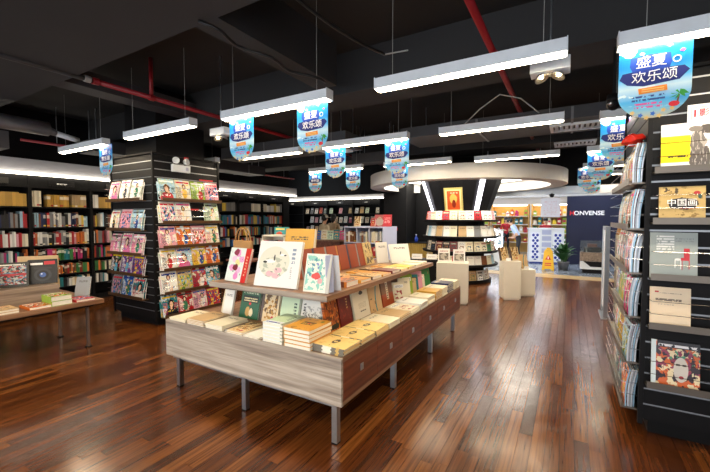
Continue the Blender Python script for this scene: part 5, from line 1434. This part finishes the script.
# ------------------------------------------------------------------ people
def person(label, loc, rz, joints, bones, mats_, hair, height=1.0):
    """joints: name -> (pos, radius); bones: (a, b, material index). One skinned surface; hair and face are parts."""
    names = list(joints)
    me = bpy.data.meshes.new('person')
    me.from_pydata([joints[n][0] for n in names], [(names.index(a), names.index(b)) for a, b, _ in bones], [])
    o = bpy.data.objects.new('person_skeleton', me); COL.objects.link(o)
    sk = o.modifiers.new('skin', 'SKIN'); sk.use_smooth_shade = True
    sd = o.modifiers.new('sub', 'SUBSURF'); sd.levels = 2; sd.render_levels = 2
    if not me.skin_vertices: me.skin_vertices.new()
    for i, n in enumerate(names):
        r = joints[n][1]
        me.skin_vertices[0].data[i].radius = r if isinstance(r, tuple) else (r, r)
        me.skin_vertices[0].data[i].use_root = (n == 'pelvis')
    dg = bpy.context.evaluated_depsgraph_get()
    out = bpy.data.meshes.new_from_object(o.evaluated_get(dg))
    bpy.data.objects.remove(o)
    for m in mats_: out.materials.append(m)
    segs = [(Vector(joints[a][0]), Vector(joints[b][0]), mi) for a, b, mi in bones]
    for p in out.polygons:
        best = None
        for a, b, mi in segs:
            ab = b - a; t = max(0, min(1, (p.center - a).dot(ab) / max(ab.length_squared, 1e-9)))
            d = (p.center - (a + ab * t)).length
            if best is None or d < best[0]: best = (d, mi)
        p.material_index = best[1]; p.use_smooth = True
    body = ob('person', out, None, loc, (0, 0, rz), label, 'person')
    body.scale = (height,) * 3
    hx = Vector(joints['head'][0]); up = (Vector(joints['crown'][0]) - hx).normalized()
    hm = MB().ball((0, 0, 0), .108, 16, 10, sc=(.95, 1.05, 1.05))
    if hair['kind'] == 'cap':
        MB().lathe([(0, .11), (.06, .10), (.105, .05), (.113, 0), (.105, 0), (0, .02)], 18).obj('cap', hair['mat2'], body, loc=hx + up * .055, smooth=True)
        MB().box(-.07, -.20, -.006, .07, -.08, .006).obj('cap_brim', hair['mat2'], body, loc=hx + up * .06)
    hm.obj('hair', hair['mat'], body, loc=hx + up * .045 + Vector((0, .028, 0)), rot=hair.get('rot', (0, 0, 0)), smooth=True)
    if hair.get('long'):
        MB().tube([hx + Vector((0, .07, .04)), hx + Vector((0, .095, -.08)), hx + Vector((0, .09, -.24))], [.085, .08, .04], 10).obj('hair_length', hair['mat'], body, smooth=True)
    f = Vector((0, -1, 0))
    MB().ball((0, 0, 0), .016, 8, 6, sc=(.8, 1.3, 1.4)).obj('nose', M['skin'], body, loc=hx + Vector((0, -.098, -.005)), smooth=True)
    for sx in (-.035, .035):
        MB().ball((0, 0, 0), .010, 8, 6).obj('eye', M['hair'], body, loc=hx + Vector((sx, -.088, .02)), smooth=True)
        MB().ball((0, 0, 0), .022, 8, 6, sc=(.4, .8, 1.3)).obj('ear', M['skin'], body, loc=hx + Vector((sx * 2.6, .0, .0)), smooth=True)
    MB().ball((0, 0, 0), .018, 8, 6, sc=(1.4, .5, .4)).obj('mouth', M['red_card_lip'], body, loc=hx + Vector((0, -.088, -.05)), smooth=True)
    return body
M['red_card_lip'] = mat('lips', '#a8544c', .5)
def hand(J, B, side, wrist, fwd, mi):
    """five fingers from a palm; fwd = finger direction"""
    w = Vector(wrist); f = Vector(fwd).normalized()
    s = Vector((0, 0, 1)).cross(f)
    if s.length < .1: s = Vector((1, 0, 0))
    s.normalize()
    J['palm' + side] = (tuple(w + f * .07), (.036, .022)); B.append(('wr' + side, 'palm' + side, mi))
    for i in range(4):
        o = (i - 1.5) * .02; L = (.065, .08, .075, .055)[i]
        J['f%d%s' % (i, side)] = (tuple(w + f * .105 + s * o), .010)
        J['g%d%s' % (i, side)] = (tuple(w + f * (.105 + L * .7) + s * o * 1.1 + Vector((0, 0, -L * .45))), .008)
        B.append(('palm' + side, 'f%d%s' % (i, side), mi)); B.append(('f%d%s' % (i, side), 'g%d%s' % (i, side), mi))
    J['t0' + side] = (tuple(w + f * .05 - s * .045), .011); J['t1' + side] = (tuple(w + f * .095 - s * .06), .009)
    B.append(('palm' + side, 't0' + side, mi)); B.append(('t0' + side, 't1' + side, mi))
def figure(bend=0.0, arms='read'):
    """facing -y; bend tips the trunk forwards (radians)"""
    def T(x, y, z):
        if z > .92:
            dz_, y_ = z - .92, y
            return (x, y_ * math.cos(bend) - dz_ * math.sin(bend), .92 + dz_ * math.cos(bend) + y_ * math.sin(bend))
        return (x, y, z)
    J = {'pelvis': (T(0, 0, .92), (.15, .11)), 'waist': (T(0, 0, 1.06), (.13, .095)), 'chest': (T(0, 0, 1.26), (.16, .11)), 'neckb': (T(0, .01, 1.43), .075), 'neck': (T(0, 0, 1.49), .052), 'chin': (T(0, -.02, 1.545), .07), 'head': (T(0, -.015, 1.60), .09), 'crown': (T(0, 0, 1.685), .06)}
    B = [('pelvis', 'waist', 1), ('waist', 'chest', 1), ('chest', 'neckb', 1), ('neckb', 'neck', 0), ('neck', 'chin', 0), ('chin', 'head', 0), ('head', 'crown', 0)]
    for s, k in (('L', -1), ('R', 1)):
        J['hip' + s] = ((k * .10, 0, .86), .095); J['knee' + s] = ((k * .11, -.02 - .02 * k, .48), .062); J['ank' + s] = ((k * .115, .03, .09), .042); J['heel' + s] = ((k * .12, .0, .045), .042); J['toe' + s] = ((k * .13, -.15, .035), .034)
        B += [('pelvis', 'hip' + s, 2), ('hip' + s, 'knee' + s, 2), ('knee' + s, 'ank' + s, 2), ('ank' + s, 'heel' + s, 3), ('heel' + s, 'toe' + s, 3)]
        J['sh' + s] = (T(k * .185, 0, 1.39), .062); J['el' + s] = (T(k * .235, -.03, 1.11), .045)
        wr = T(k * .13, -.27, 1.12) if arms == 'read' else T(k * .22, -.20, .98)
        J['wr' + s] = (wr, .030)
        B += [('chest', 'sh' + s, 1), ('sh' + s, 'el' + s, 1), ('el' + s, 'wr' + s, 0)]
        hand(J, B, s, wr, (-k * .45, -.8, .05), 0)
    return J, B
sh_blue = mat('pale_blue_shirt', '#b9cbe4', .7); trs = mat('black_trousers', '#17181e', .7); shoe = mat('dark_shoes', '#1c1614', .5)
cr = mat('cream_blouse', '#d8c4a4', .75); bei = mat('beige_cardigan', '#b99c78', .75); jean = mat('denim', '#2e3c5c', .8); redsh = mat('red_top', '#b8262e', .7); capm = mat('cream_cap', '#d8cdb8', .8)
J, B = figure(rad(30), 'low')
person('person in pale blue shirt and black trousers bending over by the lattice counter', (-1.68, 15.4, 0), rad(-75), J, B, [M['skin'], sh_blue, trs, shoe], {'kind': 'short', 'mat': M['hair']})
J, B = figure(0.12, 'read')
person('person in cream blouse and pale cap with back turned at the recess bookcases', (-7.15, 10.08, 0), rad(165), J, B, [M['skin'], cr, jean, shoe], {'kind': 'cap', 'mat': M['hair'], 'mat2': capm}, 1.0)
J, B = figure(0.08, 'read')
person('person with dark hair and beige cardigan beside the shopper in a cap', (-7.42, 11.09, 0), rad(190), J, B, [M['skin'], bei, jean, shoe], {'kind': 'short', 'mat': M['hair'], 'long': True}, 1.02)
J, B = figure(0.05, 'read')
person('person in red top at the far shop shelves', (-2.6, 18.6, 0), rad(20), J, B, [M['skin'], redsh, trs, shoe], {'kind': 'short', 'mat': M['hair'], 'long': True}, .97)
J, B = figure(0.05, 'read')
person('person in red top standing behind the lattice counter', (-.85, 16.9, 0), rad(10), J, B, [M['skin'], redsh, trs, shoe], {'kind': 'short', 'mat': M['hair']}, .95)
stuff_books()
